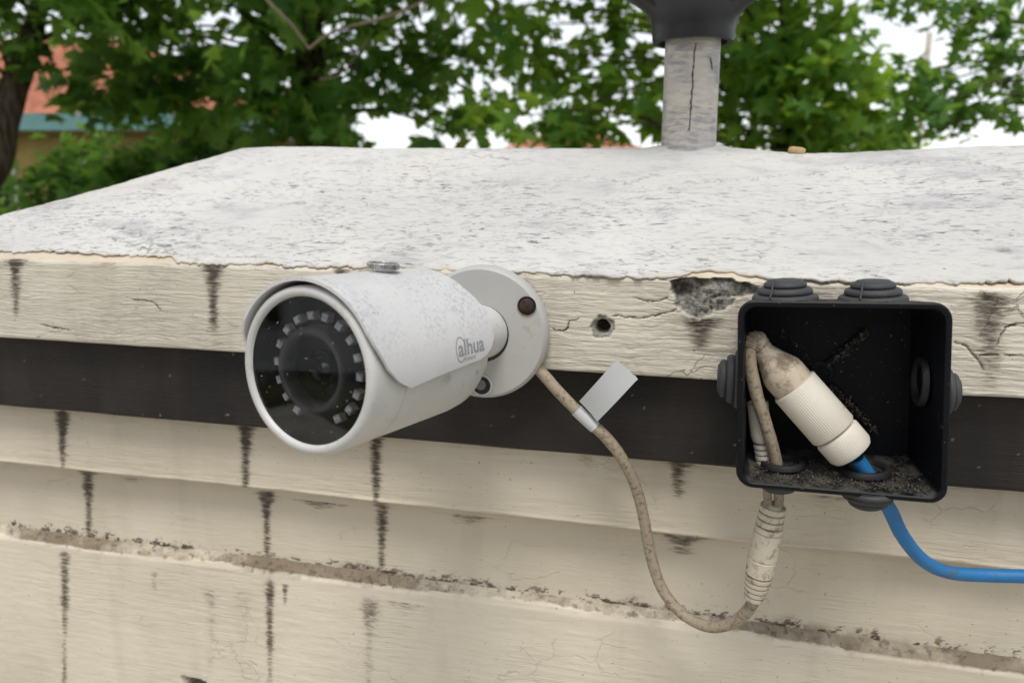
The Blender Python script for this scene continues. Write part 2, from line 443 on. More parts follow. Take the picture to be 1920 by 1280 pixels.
# --- cap eave (fascia) course
DMG = pxz([(1254, 527), (1300, 521), (1352, 523), (1392, 530), (1425, 538), (1420, 556), (1385, 556), (1352, 560), (1330, 562), (1338, 578), (1330, 590), (1310, 600), (1292, 592), (1268, 574), (1262, 548)])
DMG2 = pxz([(1330, 560), (1352, 555), (1378, 560), (1372, 574), (1352, 582), (1334, 580)])
HOLE = onY(1129, 613)
def fascia_disp(X, Y, Z):
    front = sstep(.004, .0005, Y)
    topw = ((Y < .034) & (Z > ZE-.002)).astype(float)
    m, sd = poly_mask(X, Z, DMG, .0006, .0016, 2)
    m2, _ = poly_mask(X, Z, DMG2, .0006, .0012, 6)
    hx = onY(1276, 545)
    dep = .0022 + .011*np.exp(-(((X-hx[0])/.007)**2+((Z-hx[2])/.004)**2)) + .0016*fbm(X*420, Z*420, 4, 8) + .0035*np.clip((Z+.052)/.006, 0, 1)
    hr = np.hypot(X-HOLE[0], Z-HOLE[2])
    jag = hr + .0016*(fbm(np.arctan2(Z-HOLE[2], X-HOLE[0])*2.2+20, hr*300, 3, 4)-.5)*2
    chip = sstep(.0062, .0056, jag); hole = sstep(.0040, .0035, hr)
    rel = relief(X, Z, .8+.7*sstep(-.1, -.03, X), 11)
    # lifted flakes of paint, right half
    fl = fbm(X*55, Z*120, 4, 33); flk = sstep(.535, .545, fl)*sstep(-.1, -.05, X)*.00022
    dY = front*((rel - flk)*(1-m) + m*dep + m2*.0012 + chip*.0012 + hole*.014)
    edge = sstep(.0016, .0, np.abs(sd-(-.0012)))*(1-m)
    dY = dY - front*edge*.0006*(fbm(X*200, Z*200, 2, 3))
    crk = np.zeros_like(X)
    for k, q in enumerate([[(1035, 617), (1045, 620), (1062, 618), (1068, 600), (1082, 598)], [(1150, 592), (1200, 597), (1235, 590), (1262, 582), (1268, 578)], [(1790, 640), (1815, 650), (1830, 665), (1845, 690)], [(1870, 645), (1885, 612), (1925, 605)], [(1835, 665), (1880, 662), (1925, 668)], [(1190, 560), (1225, 566), (1250, 560)], [(880, 512), (900, 520)], [(1470, 720), (1500, 714)], [(250, 560), (290, 566), (300, 580)], [(75, 610), (130, 618)]]):
        crk = np.maximum(crk, crack(X, Z, pxz(q), .00042, .0010, 200+k))
    crk = crk*front; dY = dY + crk*.0007
    # eave and lower arris are not straight
    dZ = (fbm(X*14, X*0, 4, 21)-.5)*.0018*sstep(-.05, -.0985, Z)*front + topw*(fbm(X*70, Y*70, 4, 5)-.5)*.0012
    dZ = dZ - topw*front*0.0
    # the top arris breaks away above the damage
    st = np.zeros_like(X)
    for a in [(30, 486, 600, 22, .75), (400, 492, 625, 20, .95), (640, 497, 545, 22, .55), (205, 490, 520, 60, .25), (700, 497, 520, 40, .3), (1312, 596, 655, 34, .95), (1856, 552, 748, 34, .62), (1440, 552, 575, 90, .35), (985, 510, 560, 50, .2)]:
        st = np.maximum(st, drip(X, Z, a[0], a[1], a[2], a[3], a[4], 0., .5))
    st = st + .34*sstep(-.0535, -.048, Z)*fbm(X*35, Z*60, 3, 71)*front  # uneven darker band along the top of the fascia
    st = st*(1-m)
    bare = np.clip(np.maximum(m, np.maximum(chip*.9, m2)), 0, 1)*front
    st = np.maximum(np.maximum(st, crk*.75), hole); bare = bare*(1-hole)  # inside of the hole coloured near-black through this mask
    tan = topw*(1-front*.0)*sstep(ZE-.0016, ZE-.0004, Z)
    tan = np.maximum(tan, sstep(-.0005, .0001, -np.abs(sd+.0016)+.0010)*.0)
    return dY, dZ, {'stain': np.clip(st, 0, 1), 'bare': bare, 'tan': np.clip(tan*(1-m), 0, 1)}
zt = lambda y: ZE + SL*y - .0014
fas = [((.036, zt(.036)), (.0022, zt(.0022)), .0011), ((.0022, zt(.0022)), (.0008, ZE-.0016), .0005), ((.0008, ZE-.0016), (0, ZE-.0030), .0005),
       ((0, ZE-.0030), (0, -.0975), .00062), ((0, -.0975), (.0006, -.0986), .0006), ((.0006, -.0986), (.0022, -.0990), .0008), ((.0022, -.0990), (.020, -.0992), .004),
       ((.020, -.0992), (YB-.02, -.0992), .2), ((YB-.02, -.0992), (YB, -.0990), .03), ((YB, -.0990), (YB, ZE-.002), .06), ((YB, ZE-.002), (YB-.036, zt(.036)), .02), ((YB-.036, zt(.036)), (.036, zt(.036)), .2)]
course('fascia_course', fas, 0.0, fascia_disp, M['fascia'], dense=[(-.085, .16, .0006)], label='cream fascia of the cap with chipped paint and a broken corner')

# --- dark band
def dark_disp(X, Y, Z):
    front = sstep(.016, .0125, Y)
    dY = front*relief(X, Z, .55, 31); dZ = (fbm(X*10, X*0, 3, 41)-.5)*.0016*sstep(-.146, -.1495, Z)*front
    sp = sstep(.90, .94, fbm(X*300, Z*300, 2, 77))*front
    return dY, dZ, {'stain': np.zeros_like(X), 'bare': sp*.7, 'tan': np.zeros_like(X)}
Yd, Y1, Y2, Y3 = .012, .028, .045, .0375
drk = [((Yd+.02, -.0994), (Yd, -.0994), .004), ((Yd, -.0994), (Yd, -.1485), .0009), ((Yd, -.1485), (Yd+.0010, -.1500), .0008), ((Yd+.0010, -.1500), (Yd+.03, -.1502), .004),
       ((Yd+.03, -.1502), (YB-Yd, -.1502), .2), ((YB-Yd, -.1502), (YB-Yd, -.0994), .06), ((YB-Yd, -.0994), (Yd+.02, -.0994), .2)]
course('dark_band', drk, .003, dark_disp, M['dark'], label='dark brown painted band below the fascia')

# --- first moulding
def s1_disp(X, Y, Z):
    front = sstep(Y1+.004, Y1+.0005, Y)
    dY = front*relief(X, Z, .9, 51) - front*sstep(.56, .6, fbm(X*30, Z*60, 3, 52))*.0002
    dY = dY - front*.0022*sstep(-.196, -.1985, Z)*fbm(X*25, X*0, 3, 57)
    dZ = (fbm(X*9, X*0, 4, 61)-.5)*.0030*sstep(-.19, -.198, Z)*front
    st = np.zeros_like(X)
    for a in [(118, 772, 880, 17, 1.1), (460, 797, 930, 16, 1.0), (705, 822, 965, 16, .9), (1272, 864, 935, 24, .95), (1100, 852, 900, 40, .3), (960, 845, 870, 60, .2), (1560, 930, 960, 70, .3)]:
        st = np.maximum(st, drip(X, Z, *a, Y1))
    st = np.maximum(st, .25*front*sstep(-.158, -.1515, Z)*fbm(X*30, Z*20, 3, 14))  # slightly darker along the upper edge of the face
    st = np.maximum(st, .35*front*sstep(-.1965, -.199, Z)*fbm(X*26, Z*20, 3, 15))
    return dY, dZ, {'stain': np.clip(st, 0, 1.2), 'bare': np.zeros_like(X), 'tan': np.zeros_like(X)}
m1 = [((Y1+.02, -.1504), (Y1, -.1504), .004), ((Y1, -.1504), (Y1, -.1975), .0008), ((Y1, -.1975), (Y1+.0012, -.1990), .0006), ((Y1+.0012, -.1990), (Y1+.03, -.1992), .004),
      ((Y1+.03, -.1992), (YB-Y1, -.1992), .2), ((YB-Y1, -.1992), (YB-Y1, -.1504), .06), ((YB-Y1, -.1504), (Y1+.02, -.1504), .2)]
course('moulding_course', m1, .004, s1_disp, M['cream'], label='cream moulding course right under the dark band')

# --- second moulding (set back)
def s2_disp(X, Y, Z):
    front = sstep(Y2+.004, Y2+.0005, Y)
    dY = front*relief(X, Z, .55, 81)
    st = np.zeros_like(X)
    for a in [(166, 884, 1030, 16, .95), (500, 924, 1095, 15, .92), (716, 945, 1120, 15, .8), (1276, 1004, 1040, 46, .7), (880, 966, 985, 60, .6), (600, 940, 955, 60, .5), (250, 895, 905, 50, .5)]:
        st = np.maximum(st, drip(X, Z, *a, Y2, 2.2))
    # mould creeping up from the ledge
    up_ = sstep(-.2455, -.2600, Z); blot = fbm(X*210, Z*260, 5, 88, .72)
    big = fbm(X*9, X*0+3, 3, 89)
    heavy = sum(np.exp(-((X-onY(p, 1100, Y2)[0])/wd)**2) for p, wd in [(150, .045), (500, .018), (700, .045), (330, .03), (880, .03), (1190, .05), (1500, .07)])
    st = np.maximum(st, up_*sstep(.54, .70, blot + .16*np.clip(heavy, 0, 1)*up_+.10*(big-.5))*.9)
    st = np.maximum(st, .3*front*sstep(-.212, -.2005, Z)*fbm(X*22, Z*20, 3, 16))  # upper strip of the face made unevenly darker
    smr = sstep(-.2500, -.2620, Z + .010*(fbm(X*40, Z*40, 4, 87)-.5))*(.10+.55*np.clip(heavy, 0, 1))
    return dY, np.zeros_like(X), {'stain': np.clip(st, 0, 1.1), 'bare': np.zeros_like(X), 'tan': np.zeros_like(X), 'smear': smr}
m2_ = [((Y2+.02, -.1994), (Y2, -.1994), .004), ((Y2, -.1994), (Y2, -.2640), .0009), ((Y2, -.2640), (Y2+.03, -.2640), .004),
       ((Y2+.03, -.2640), (YB-Y2, -.2640), .2), ((YB-Y2, -.2640), (YB-Y2, -.1994), .06), ((YB-Y2, -.1994), (Y2+.02, -.1994), .2)]
course('moulding_course', m2_, .012, s2_disp, M['cream'], label='cream moulding course set back above the dirty ledge')

# --- pillar shaft with its dirty ledge
def s3_disp(X, Y, Z):
    front = sstep(Y3+.0035, Y3+.0005, Y); led = sstep(Y3+.0001, Y3+.0014, Y)*(Y < Y2+.004)
    dY = front*relief(X, Z, .9, 91)
    wv = (fbm(X*7, X*0, 4, 95)-.5)*.004
    dZ = (led+front*sstep(-.272, -.264, Z))*wv + led*(fbm(X*160, Y*160, 3, 97)-.5)*.0016
    st = np.zeros_like(X)
    for a in [(121, 1042, 1400, 17, .62), (506, 1092, 1400, 15, .66), (395, 1100, 1300, 36, .30), (455, 1110, 1300, 30, .28), (692, 1122, 1400, 26, .42), (535, 1095, 1135, 12, .7), (290, 1070, 1110, 20, .45), (760, 1130, 1160, 70, .35)]:
        st = np.maximum(st, drip(X, Z, *a, Y3)*front)
    heavy = sum(h*np.exp(-np.abs((X-onY(p, 1110, Y2)[0])/wd)**2.5) for p, wd, h in [(150, .05, 1), (500, .030, .9), (560, .025, .6), (700, .05, 1), (330, .04, .5), (1350, .11, .32), (1700, .08, .42), (1900, .05, .45)])
    tl = np.clip((Y-Y3)/(Y2-Y3), 0, 1); wid = .55 + .75*np.clip(heavy, 0, 1)*(.5+.9*fbm(X*18, X*0, 4, 98)) + .5*(fbm(X*70, X*0, 4, 96)-.5)
    dirt = led*sstep(-.16, .16, tl-(1-wid)+.5*(fbm(X*110, Y*260, 4, 99, .65)-.5))*(.10+.34*fbm(X*25, Y*60, 3, 94)+.50*np.clip(heavy, 0, 1))
    smear = np.clip(dirt*1.25, 0, 1)
    smear = np.maximum(smear, front*sstep(-.270, -.2645, Z)*np.clip(heavy, 0, 1)*.6*fbm(X*90, Z*200, 3, 100))
    a0 = onY(372, 1284, Y3); hm, _ = poly_mask(X, Z, [(a0[0]-.014, a0[2]+.0045), (a0[0]+.006, a0[2]+.0035), (a0[0]+.012, a0[2]-.001), (a0[0]+.011, a0[2]-.012), (a0[0]-.013, a0[2]-.012)], .0006, .001, 12)
    hm = hm*front
    dY = dY + hm*.012; st = np.maximum(st*(1-hm), hm*.8)
    return dY, dZ, {'stain': np.clip(st, 0, 1.1), 'bare': np.zeros_like(X), 'tan': np.zeros_like(X), 'smear': smear}
m3 = [((Y2+.012, -.2568), (Y2+.001, -.2575), .004), ((Y2+.001, -.2575), (Y3+.0014, -.2638), .0006), ((Y3+.0014, -.2630), (Y3, -.2660), .0005), ((Y3, -.2660), (Y3, -.395), .0012), ((Y3, -.395), (Y3, -H), .3),
      ((Y3, -H), (YB-Y3, -H), .3), ((YB-Y3, -H), (YB-Y3, -.26), .6), ((YB-Y3, -.26), (Y2+.012, -.2568), .2)]
course('pillar_shaft', m3, .005, s3_disp, M['cream'], dense=[], label='cream pillar shaft with a mouldy ledge and dark drips')

# --- hipped cap: a thick skin of white paint over the cap
px_r = [300, 450, 700, 960, 1150, 1235, 1350, 1420, 1500, 1600, 1750, 1920, 2100]
py_r = [280, 277, 279, 281, 280, 277, 277, 283, 290, 287, 280, 272, 272]
rx = [onY(p, q, .2)[0] for p, q in zip(px_r, py_r)]; rz = [onY(p, q, .2)[2] for p, q in zip(px_r, py_r)]
def cap_base(X, Y):
    k = .010
    d = -k*np.log(np.exp(-(Y+.02)/k)+np.exp(-(X-XL+.02)/k)+np.exp(-(XR-X+.02)/k)+np.exp(-(YB-Y+.02)/k)) - .02
    return ZE + SL*d
def cap_z(X, Y):
    z = cap_base(X, Y)
    tgt = np.interp(X, rx, rz); yr = np.full_like(X, .2)
    off = tgt - cap_base(X, yr)
    xl_ = np.array([XL+.19]); xr_ = np.array([XR-.19]); y_ = np.array([.2])
    ol = np.interp(xl_, rx, rz)-cap_base(xl_, y_); orr = np.interp(xr_, rx, rz)-cap_base(xr_, y_)
    off = np.where(X < XL+.19, ol[0], np.where(X > XR-.19, orr[0], off))
    dm = np.minimum(np.minimum(Y, YB-Y), np.minimum(X-XL, XR-X)); wgt = np.clip(dm/.2, 0, 1)
    r = np.hypot(X-PX, Y-.2)
    z = z + np.clip(off, -.02, .02)*wgt + .0014*np.exp(-((r-.019)/.009)**2)
    z = z + (fbm(X*6, Y*9, 3, 111)-.5)*.004*sstep(0, .05, np.minimum(Y, X-XL)) + (fbm(X*45, Y*130, 4, 112)-.5)*.0010
    z = z + .0006*(fbm(X*160, Y*420, 3, 113)-.5)
    return z
PX = (onY(1240, 275, .2)[0]+onY(1342, 275, .2)[0])/2
ys = np.concatenate([np.arange(0, .212, .0011), np.linspace(.213, YB, 24)])
xs = xs_for(0.)
xs = np.concatenate([xs[xs <= .22], np.linspace(.225, XR, 40)])
X, Y = np.meshgrid(xs, ys, indexing='ij')
# ragged front edge of the skin
ex = np.array([onY(p, 485)[0] for p in [-60, 0, 60, 150, 300, 330, 480, 600, 690, 720, 900, 960, 1010, 1230, 1262, 1290, 1320, 1345, 1375, 1400, 1440, 1560, 1700, 1790, 1860, 1920]])
ev = np.array([8, 9, 11, 9, 8, 2.5, 1.5, 2.5, 1.2, 3, 2.5, 1.5, .6, .4, 1.5, 5, 9, 8, 9, 5, 2, 1, 1.5, 2.5, 4, 3])*.001
E0 = np.interp(X, ex, ev) + (fbm(X*150, X*0, 5, 121, .7)-.5)*.0065 + (fbm(X*22, X*0, 3, 122)-.5)*.0018
E0 = np.maximum(E0, -.0012) - .0008
fall = np.clip(1-Y/.045, 0, 1)**2
Yw = Y + E0*fall
Z = cap_z(X, Yw)
lift = .0010*np.exp(-Y/.006)*sstep(.45, .7, fbm(X*28, X*0, 3, 123)) 
Z = Z + lift
# screw hole on the slope
hp = None
for yy in np.linspace(.02, .12, 400):
    q = onY(1880, 452, yy)
    if q[2] >= cap_z(np.array([q[0]]), np.array([yy]))[0] - 1e-4 and hp is None and q[2] < ZE+SL*yy+.004: hp = q
if hp is None: hp = onY(1880, 452, .055)
hr = np.hypot(X-hp[0], (Yw-hp[1])); hole = sstep(.0030, .0022, hr)  # mask also colours the inside of the hole near-black
Z = Z - hole*.006
age = .45+.55*sstep(.19, .10, Yw); age = age*(.75+.5*fbm(X*5, Yw*8, 3, 131))
age = age*(1-.75*np.exp(-((X-PX)/.07)**2)*sstep(.09, .16, Yw))
tanm = sstep(.0032, .0008, Y+ (fbm(X*150, Y*150, 3, 141)-.5)*.003)*sstep(.45, .62, fbm(X*24, X*0, 3, 142))*.6
capcrk = np.zeros_like(X)
for k, q in enumerate([[(1230, 352), (1300, 347), (1400, 335), (1500, 320), (1600, 306), (1700, 300), (1790, 300), (1850, 312), (1915, 330)], [(1100, 330), (1180, 345), (1235, 330)], [(300, 415), (330, 405), (352, 410)]]):
    capcrk = np.maximum(capcrk, crack(X, Yw, [cap_pt(*p) for p in q], .0006, .006, 300+k)*.55*(.4+.8*fbm(X*40, Yw*40, 2, 9)))
# skirt: thickness of the skin
Ysk = Yw[:, :1]; Zsk = Z[:, :1]
Vt = np.stack([X, Yw, Z], -1)
sk1 = np.stack([X[:, :1], Ysk+.0002, Zsk-.0013-lift[:, :1]*.2], -1); sk2 = np.stack([X[:, :1], Ysk+.006, Zsk-.0013+.006*SL-lift[:, :1]], -1)
sk3 = np.stack([X[:, :1], Ysk*0+.05, ZE+.05*SL-.0045+Ysk*0], -1)
Vall = np.concatenate([sk3, sk2, sk1, Vt], 1)
nxx, nyy = Vall.shape[:2]
pad = np.zeros((nxx, 3))
cap = mk('cap_skin', Vall.reshape(-1, 3), grid_faces(nxx, nyy), M['cap'], pillar, attrs={'age': np.concatenate([pad, np.clip(age, 0, 1)], 1), 'tan': np.concatenate([pad+.8, tanm], 1), 'stain': np.concatenate([pad, np.maximum(hole*.9, capcrk)], 1)},
         label='white weathered sloping top of the cap with dark specks')

# ------------------------------------------------------------------ small-part materials
def mat_grimy(name, base, grime, amount=.55, scale=90, rough=.55, spec=.4, bump=.3):
    s = N(name)
    c = s.mix(s.ramp(s.noise(25, detail=3), .3, .7), tuple(x*.88 for x in base), base)
    g = s.ramp(s.noise(scale, detail=7, rough=.7), .62-.22*amount, .78-.22*amount)
    c = s.mix(s.mul(g, .85), c, grime)
    sp = s.ramp(s.noise(scale*6, detail=2), .66, .74)
    c = s.mix(s.mul(sp, .7*amount), c, tuple(x*.35 for x in grime))
    return s.bsdf(c, s.ramp(g, 0, 1, rough, min(1, rough+.25)), s.bump(s.noise(scale*3, detail=5), bump, .0006), spec=spec)
def mat_hood():
    s = N('white_powder_coat')
    c = s.mix(s.ramp(s.noise(30), .3, .7), (.56, .555, .55), (.605, .60, .595))
    top = s.attr('top')
    f1 = s.noise(1, vec=s.map((480, 480, 480)), detail=5, rough=.75)
    f2 = s.ramp(s.noise(45, detail=3), .38, .62)
    m = s.mul(s.mul(s.ramp(f1, .49, .60), s.math('ADD', s.mul(f2, .8), .2)), top)
    c = s.mix(s.mul(m, .62), c, (.30, .30, .335))
    d = s.mul(s.ramp(s.noise(600, detail=2), .66, .74), s.math('ADD', s.mul(top, .8), .08))
    c = s.mix(s.mul(d, .7), c, (.15, .15, .16))
    return s.bsdf(c, .42, s.bump(s.noise(900, detail=3), .12, .0003), spec=.45)
def mat_glass(name, ior=1.5, tint=(1, 1, 1)):
    s = N(name)
    tr = s.n('ShaderNodeBsdfTransparent', {'Color': tint}); gl = s.n('ShaderNodeBsdfGlossy', {'Color': (1, 1, 1), 'Roughness': .02})
    fr = s.n('ShaderNodeFresnel', {'IOR': ior}); mx = s.n('ShaderNodeMixShader', {0: fr.outputs[0]})
    s.t.links.new(tr.outputs[0], mx.inputs[1]); s.t.links.new(gl.outputs[0], mx.inputs[2])
    df = s.n('ShaderNodeBsdfDiffuse', {'Color': (.5, .5, .5)})
    ds = s.math('ADD', s.mul(s.ramp(s.noise(700, detail=2), .70, .75), .5), s.mul(s.ramp(s.noise(60, detail=6, rough=.7), .5, .8), .03))
    m2_x = s.n('ShaderNodeMixShader', {0: ds}); s.t.links.new(mx.outputs[0], m2_x.inputs[1]); s.t.links.new(df.outputs[0], m2_x.inputs[2])
    s.t.links.new(m2_x.outputs[0], s.out.inputs['Surface']); return s.m
M['hood'] = mat_hood()
M['white'] = mat_grimy('white_camera_paint', (.55, .545, .525), (.30, .27, .22), .30, 60, .42, .45, .08)
M['plate'] = mat_grimy('grey_white_plate_paint', (.46, .455, .435), (.34, .31, .26), .2, 50, .45, .45, .08)
M['black'] = mat_simple('black_camera_plastic', (.005, .005, .007), .35, spec=.3)
M['barrel'] = mat_simple('dark_grey_lens_barrel', (.14, .142, .15), .5, spec=.4)
M['glass'] = mat_glass('clear_front_glass', 1.62, (1, 1, 1))
M['lens'] = mat_simple('dark_lens_glass', (.006, .007, .009), .04, spec=.9)
M['led'] = mat_simple('clear_led_resin', (.90, .87, .87), .25, .4, 900, var=.3, vscale=600)
M['steel'] = mat_simple('bright_knurled_steel', (.62, .61, .60), .32, metal=1., var=.12)
M['rust'] = mat_simple('rusted_screw', (.045, .022, .018), .7, .7, 700, var=.4, vscale=300, metal=.2)
M['ruststain'] = mat_simple('orange_rust_bleed', (.50, .38, .22), .6, var=.25, vscale=400)
M['gap'] = mat_simple('dark_joint_rubber', (.02, .02, .02), .8)  # seal rubber; also paints the dark inside recesses, slots and the fitting socket
M['logo'] = mat_simple('grey_logo_print', (.27, .27, .29), .5)
M['boxp'] = mat_grimy('black_box_plastic', (.0035, .0042, .0065), (.045, .04, .034), .16, 160, .5, .2, .15)
s = N('black_box_plastic_dusty')
gz = s.n('ShaderNodeSeparateXYZ', {0: s.n('ShaderNodeNewGeometry').outputs['Normal']}).outputs['Z']
c = s.mix(s.ramp(s.noise(30), .3, .7), (.0022, .0028, .0048), (.004, .005, .0075))
du = s.mul(s.ramp(gz, .45, .85), s.ramp(s.noise(140, detail=6, rough=.7), .36, .66)); c = s.mix(s.mul(du, .75), c, (.085, .077, .065))
sc1 = s.ramp(s.noise(1, vec=s.map((900, 60, 500)), detail=3), .68, .76); c = s.mix(s.mul(sc1, .5), c, (.10, .10, .105))
fl_ = s.ramp(s.noise(620, detail=2), .69, .75); c = s.mix(s.mul(fl_, .6), c, (.20, .18, .15))
M['boxp'] = s.bsdf(c, s.ramp(du, 0, 1, .48, .9), s.bump(s.noise(400, detail=4), .12, .0006), spec=.22)
M['ringr'] = mat_grimy('black_ring_rubber', (.016, .016, .018), (.06, .056, .05), .25, 150, .6, .3, .3)
M['rubber'] = mat_grimy('dark_grey_rubber', (.050, .051, .055), (.12, .11, .10), .15, 120, .6, .35, .2)
M['cord'] = mat_grimy('grimy_beige_cord', (.36, .30, .22), (.15, .115, .075), .62, 420, .6, .3, .5)
M['plug'] = mat_grimy('grimy_ivory_plug', (.58, .52, .41), (.19, .145, .095), .55, 170, .5, .4, .3)
M['gland'] = mat_grimy('ivory_gland_plastic', (.66, .62, .53), (.28, .23, .16), .16, 90, .5, .4, .15)
M['cone'] = mat_grimy('stained_ivory_cone', (.55, .47, .36), (.15, .105, .065), .8, 75, .55, .4, .3)
M['blue'] = mat_grimy('blue_cable_jacket', (.018, .165, .40), (.075, .10, .125), .5, 90, .48, .4, .3)
M['tag'] = mat_simple('silver_grey_tape', (.50, .51, .515), .6, spec=.3, var=.04)

# ------------------------------------------------------------------ bullet security camera
PP = onY(904, 621, -.008); FC = atD(572, 697, .299)
AX = PP-FC; AL = np.linalg.norm(AX); AX /= AL
AU = np.cross(AX, [0, 0, 1]); AU /= np.linalg.norm(AU); AV = np.cross(AU, AX)
def cy(s_, r, phi):
    phi = np.asarray(phi, float); return FC + np.multiply.outer(np.asarray(s_)+0*phi, AX) + np.multiply.outer(r*np.cos(phi), AV) + np.multiply.outer(r*np.sin(phi), AU)
PC = onY(906, 622, -.0045)
scam = empty('security_camera', (PC[0], 0, PC[2]), 'white bullet security camera mounted on the pillar fascia', 'camera')
# mounting plate, axis = -Y
prof = [(-.0, .0), (.0, .0350), (.0012, .0362), (.0062, .0362), (.0078, .0356), (.0090, .0343), (.0092, .0150), (.0084, .0147)]
V, F = lathe([(a, max(b, 1e-4)) for a, b in prof], (PC[0], -.0004, PC[2]), (0, -1, 0), 96)
plate = mk('mounting_plate', V, F, M['plate'], scam, flat_angle=35)
V, F = lathe([(.0062, .0156), (.0088, .0158), (.0096, .0155), (.0097, .013)], (PC[0], -.0004, PC[2]), (0, -1, 0), 64)
mk('joint_seal', V, F, M['gap'], scam)
def plate_px(px, py): return onY(px, py, -.0096)
# rusty screw in its recess
c1 = plate_px(988, 573)
V, F = lathe([(0, .0001), (.0002, .0049), (-.0003, .0053)], (c1[0]-.0005, c1[1]+.0002, c1[2]-.0011), (0, -1, 0), 40)
mk('rust_stain', V, F, M['ruststain'], plate)
mb = MB()
V, F = lathe([(.0002, .0050), (.0007, .0050), (.0007, .0045), (.0001, .0043), (.0001, .0001)], c1, (0, -1, 0), 40); mb.add(V, F)
o = mb.build('screw_recess', M['gap'], plate)
mb = MB()
V, F = lathe([(.0001, .0041), (.0010, .0038), (.0016, .0026), (.0018, .0001)], c1, (0, -1, 0), 32); mb.add(V, F)
o = mb.build('screw', M['rust'], plate)
mb = MB()
for t in (.5, .5+math.pi/2):
    d = np.array([math.cos(t), 0, math.sin(t)]); e = np.array([-math.sin(t), 0, math.cos(t)])
    q = [c1 + d*a*.0024 + e*b*.0004 + np.array([0, -.00195+.0002*abs(a), 0]) for a, b in ((-1,-1),(1,-1),(1,1),(-1,1))]
    mb.add(q, [(0, 1, 2, 3)])
mb.build('screw_slot', M['gap'], plate, smooth=False)
# lower screw hole
c2 = plate_px(903, 722)
V, F = lathe([(.0, .0062), (.0006, .0060), (.0006, .0052), (.0002, .0050)], c2, (0, -1, 0), 40); mk('screw_recess', V, F, M['white'], plate)
V, F = lathe([(.0003, .0050), (.0004, .0001)], c2, (0, -1, 0), 40); mk('recess_floor', V, F, M['gap'], plate)
V, F = lathe([(.0004, .0030), (.0015, .0027), (.002, .0012), (.0021, .0001)], c2+np.array([-.0004, 0, .0004]), (0, -1, 0), 24); mk('screw', V, F, M['barrel'], plate)

# body, one turned shell
body = [(.0012, .0292), (.0002, .0296), (-.0004, .0304), (-.0003, .0318), (.0006, .0330), (.0022, .0334), (.0060, .0335), (.0200, .0335), (.0203, .0331), (.0208, .0331), (.0211, .0335),
        (.060, .0335), (.076, .0334), (.083, .0328), (.0885, .0306), (.0915, .027), (.0930, .021), (.0935, .0150), (.0950, .0140), (.105, .0138), (.118, .0141), (.128, .0145), (.136, .0146)]
V, F = lathe(body, FC, AX, 128)
bodyo = mk('camera_body', V, F, M['white'], scam, flat_angle=50)
V, F = lathe([(.0013, .0292), (.012, .0290), (.012, .0001)], FC, AX, 96)
mk('led_board', V, F, M['black'], scam, flat_angle=40)
for k in range(18):
    ph = math.radians(-8 + 20*k)
    if k in (9, 10): continue
    c = cy(.0062, .0212, ph); r_ = np.cos(ph)*AV+np.sin(ph)*AU; t_ = -np.sin(ph)*AV+np.cos(ph)*AU
    V = []
    for (d, sz) in ((.004, .00165), (.0006, .00165), (0, .0013)):
        for a, b in ((-1,-1),(1,-1),(1,1),(-1,1)): V.append(c + AX*d + r_*a*sz + t_*b*sz)
    V.append(c+AX*.0008)
    Fq = [(i, (i+1) % 4, 4+(i+1) % 4, 4+i) for i in range(4)] + [(4+i, 4+(i+1) % 4, 8+(i+1) % 4, 8+i) for i in range(4)] + [(8+i, 8+(i+1) % 4, 12) for i in range(4)]
    mk('infrared_led', V, Fq, M['led'], scam, smooth=False)
V, F = lathe([(.012, .0172), (.0040, .0172), (.0026, .0166), (.0020, .0158), (.0022, .0148), (.0034, .0138), (.0050, .0134), (.0085, .0132)], FC, AX, 96)
bar = mk('lens_barrel', V, F, M['barrel'], scam)
V, F = lathe([(.0062, .0132), (.0060, .0001)], FC, AX, 64); mk('lens_window', V, F, M['glass'], bar)
V, F = lathe([(.0095, .0132), (.0095, .0078), (.0080, .0074), (.0080, .0064), (.0095, .0060), (.0105, .0045), (.0112, .0042)], FC, AX, 64)
mk('lens_ring', V, F, M['black'], bar, flat_angle=30)
V, F = lathe([(.0110, .0044), (.0098, .0036), (.0090, .0020), (.0088, .0001)], FC, AX, 48); mk('lens', V, F, M['lens'], bar)
V, F = lathe([(.0014, .0293), (.0011, .0001)], FC, AX, 96); mk('front_glass', V, F, M['glass'], scam)

# sun shield
fphi = np.radians([0, 60, 68.5, 84, 93, 98.6]); fs = np.array([-.0012, -.0010, .0004, .0055, .0120, .0195])
rphi = np.radians([0, 6, 24, 40, 54, 67, 80, 87, 91, 93, 98.6]); rs = np.array([.0765, .0767, .0772, .0785, .0820, .0842, .0838, .0808, .0765, .0710, .060])
NP, NQ = 121, 60
pp = np.linspace(-1, 1, NP); qq = np.linspace(0, 1, NQ)
P_, Q_ = np.meshgrid(pp, qq, indexing='ij')
phm = np.radians(98.6 - 5.6*Q_**1.0)
PH = P_*phm
sf = np.interp(np.abs(PH), fphi, fs); sr = np.interp(np.abs(PH), rphi, rs)
S_ = sf + Q_*(sr-sf)
def hood_surf(R): return (FC + S_[..., None]*AX + (R*np.cos(PH))[..., None]*AV + (R*np.sin(PH))[..., None]*AU).reshape(-1, 3)
Vo = hood_surf(.0366); Vi = hood_surf(.0353)
gf = grid_faces(NP, NQ)
Fh = [tuple(f) for f in gf] + [tuple(f[::-1]+NP*NQ) for f in gf]
def rim(idx): 
    for i in range(len(idx)-1): Fh.append((idx[i+1], idx[i], idx[i]+NP*NQ, idx[i+1]+NP*NQ))
loop = [i*NQ for i in range(NP)] + [(NP-1)*NQ+j for j in range(1, NQ)] + [i*NQ+NQ-1 for i in range(NP-2, -1, -1)] + [j for j in range(NQ-2, -1, -1)]
rim(loop)
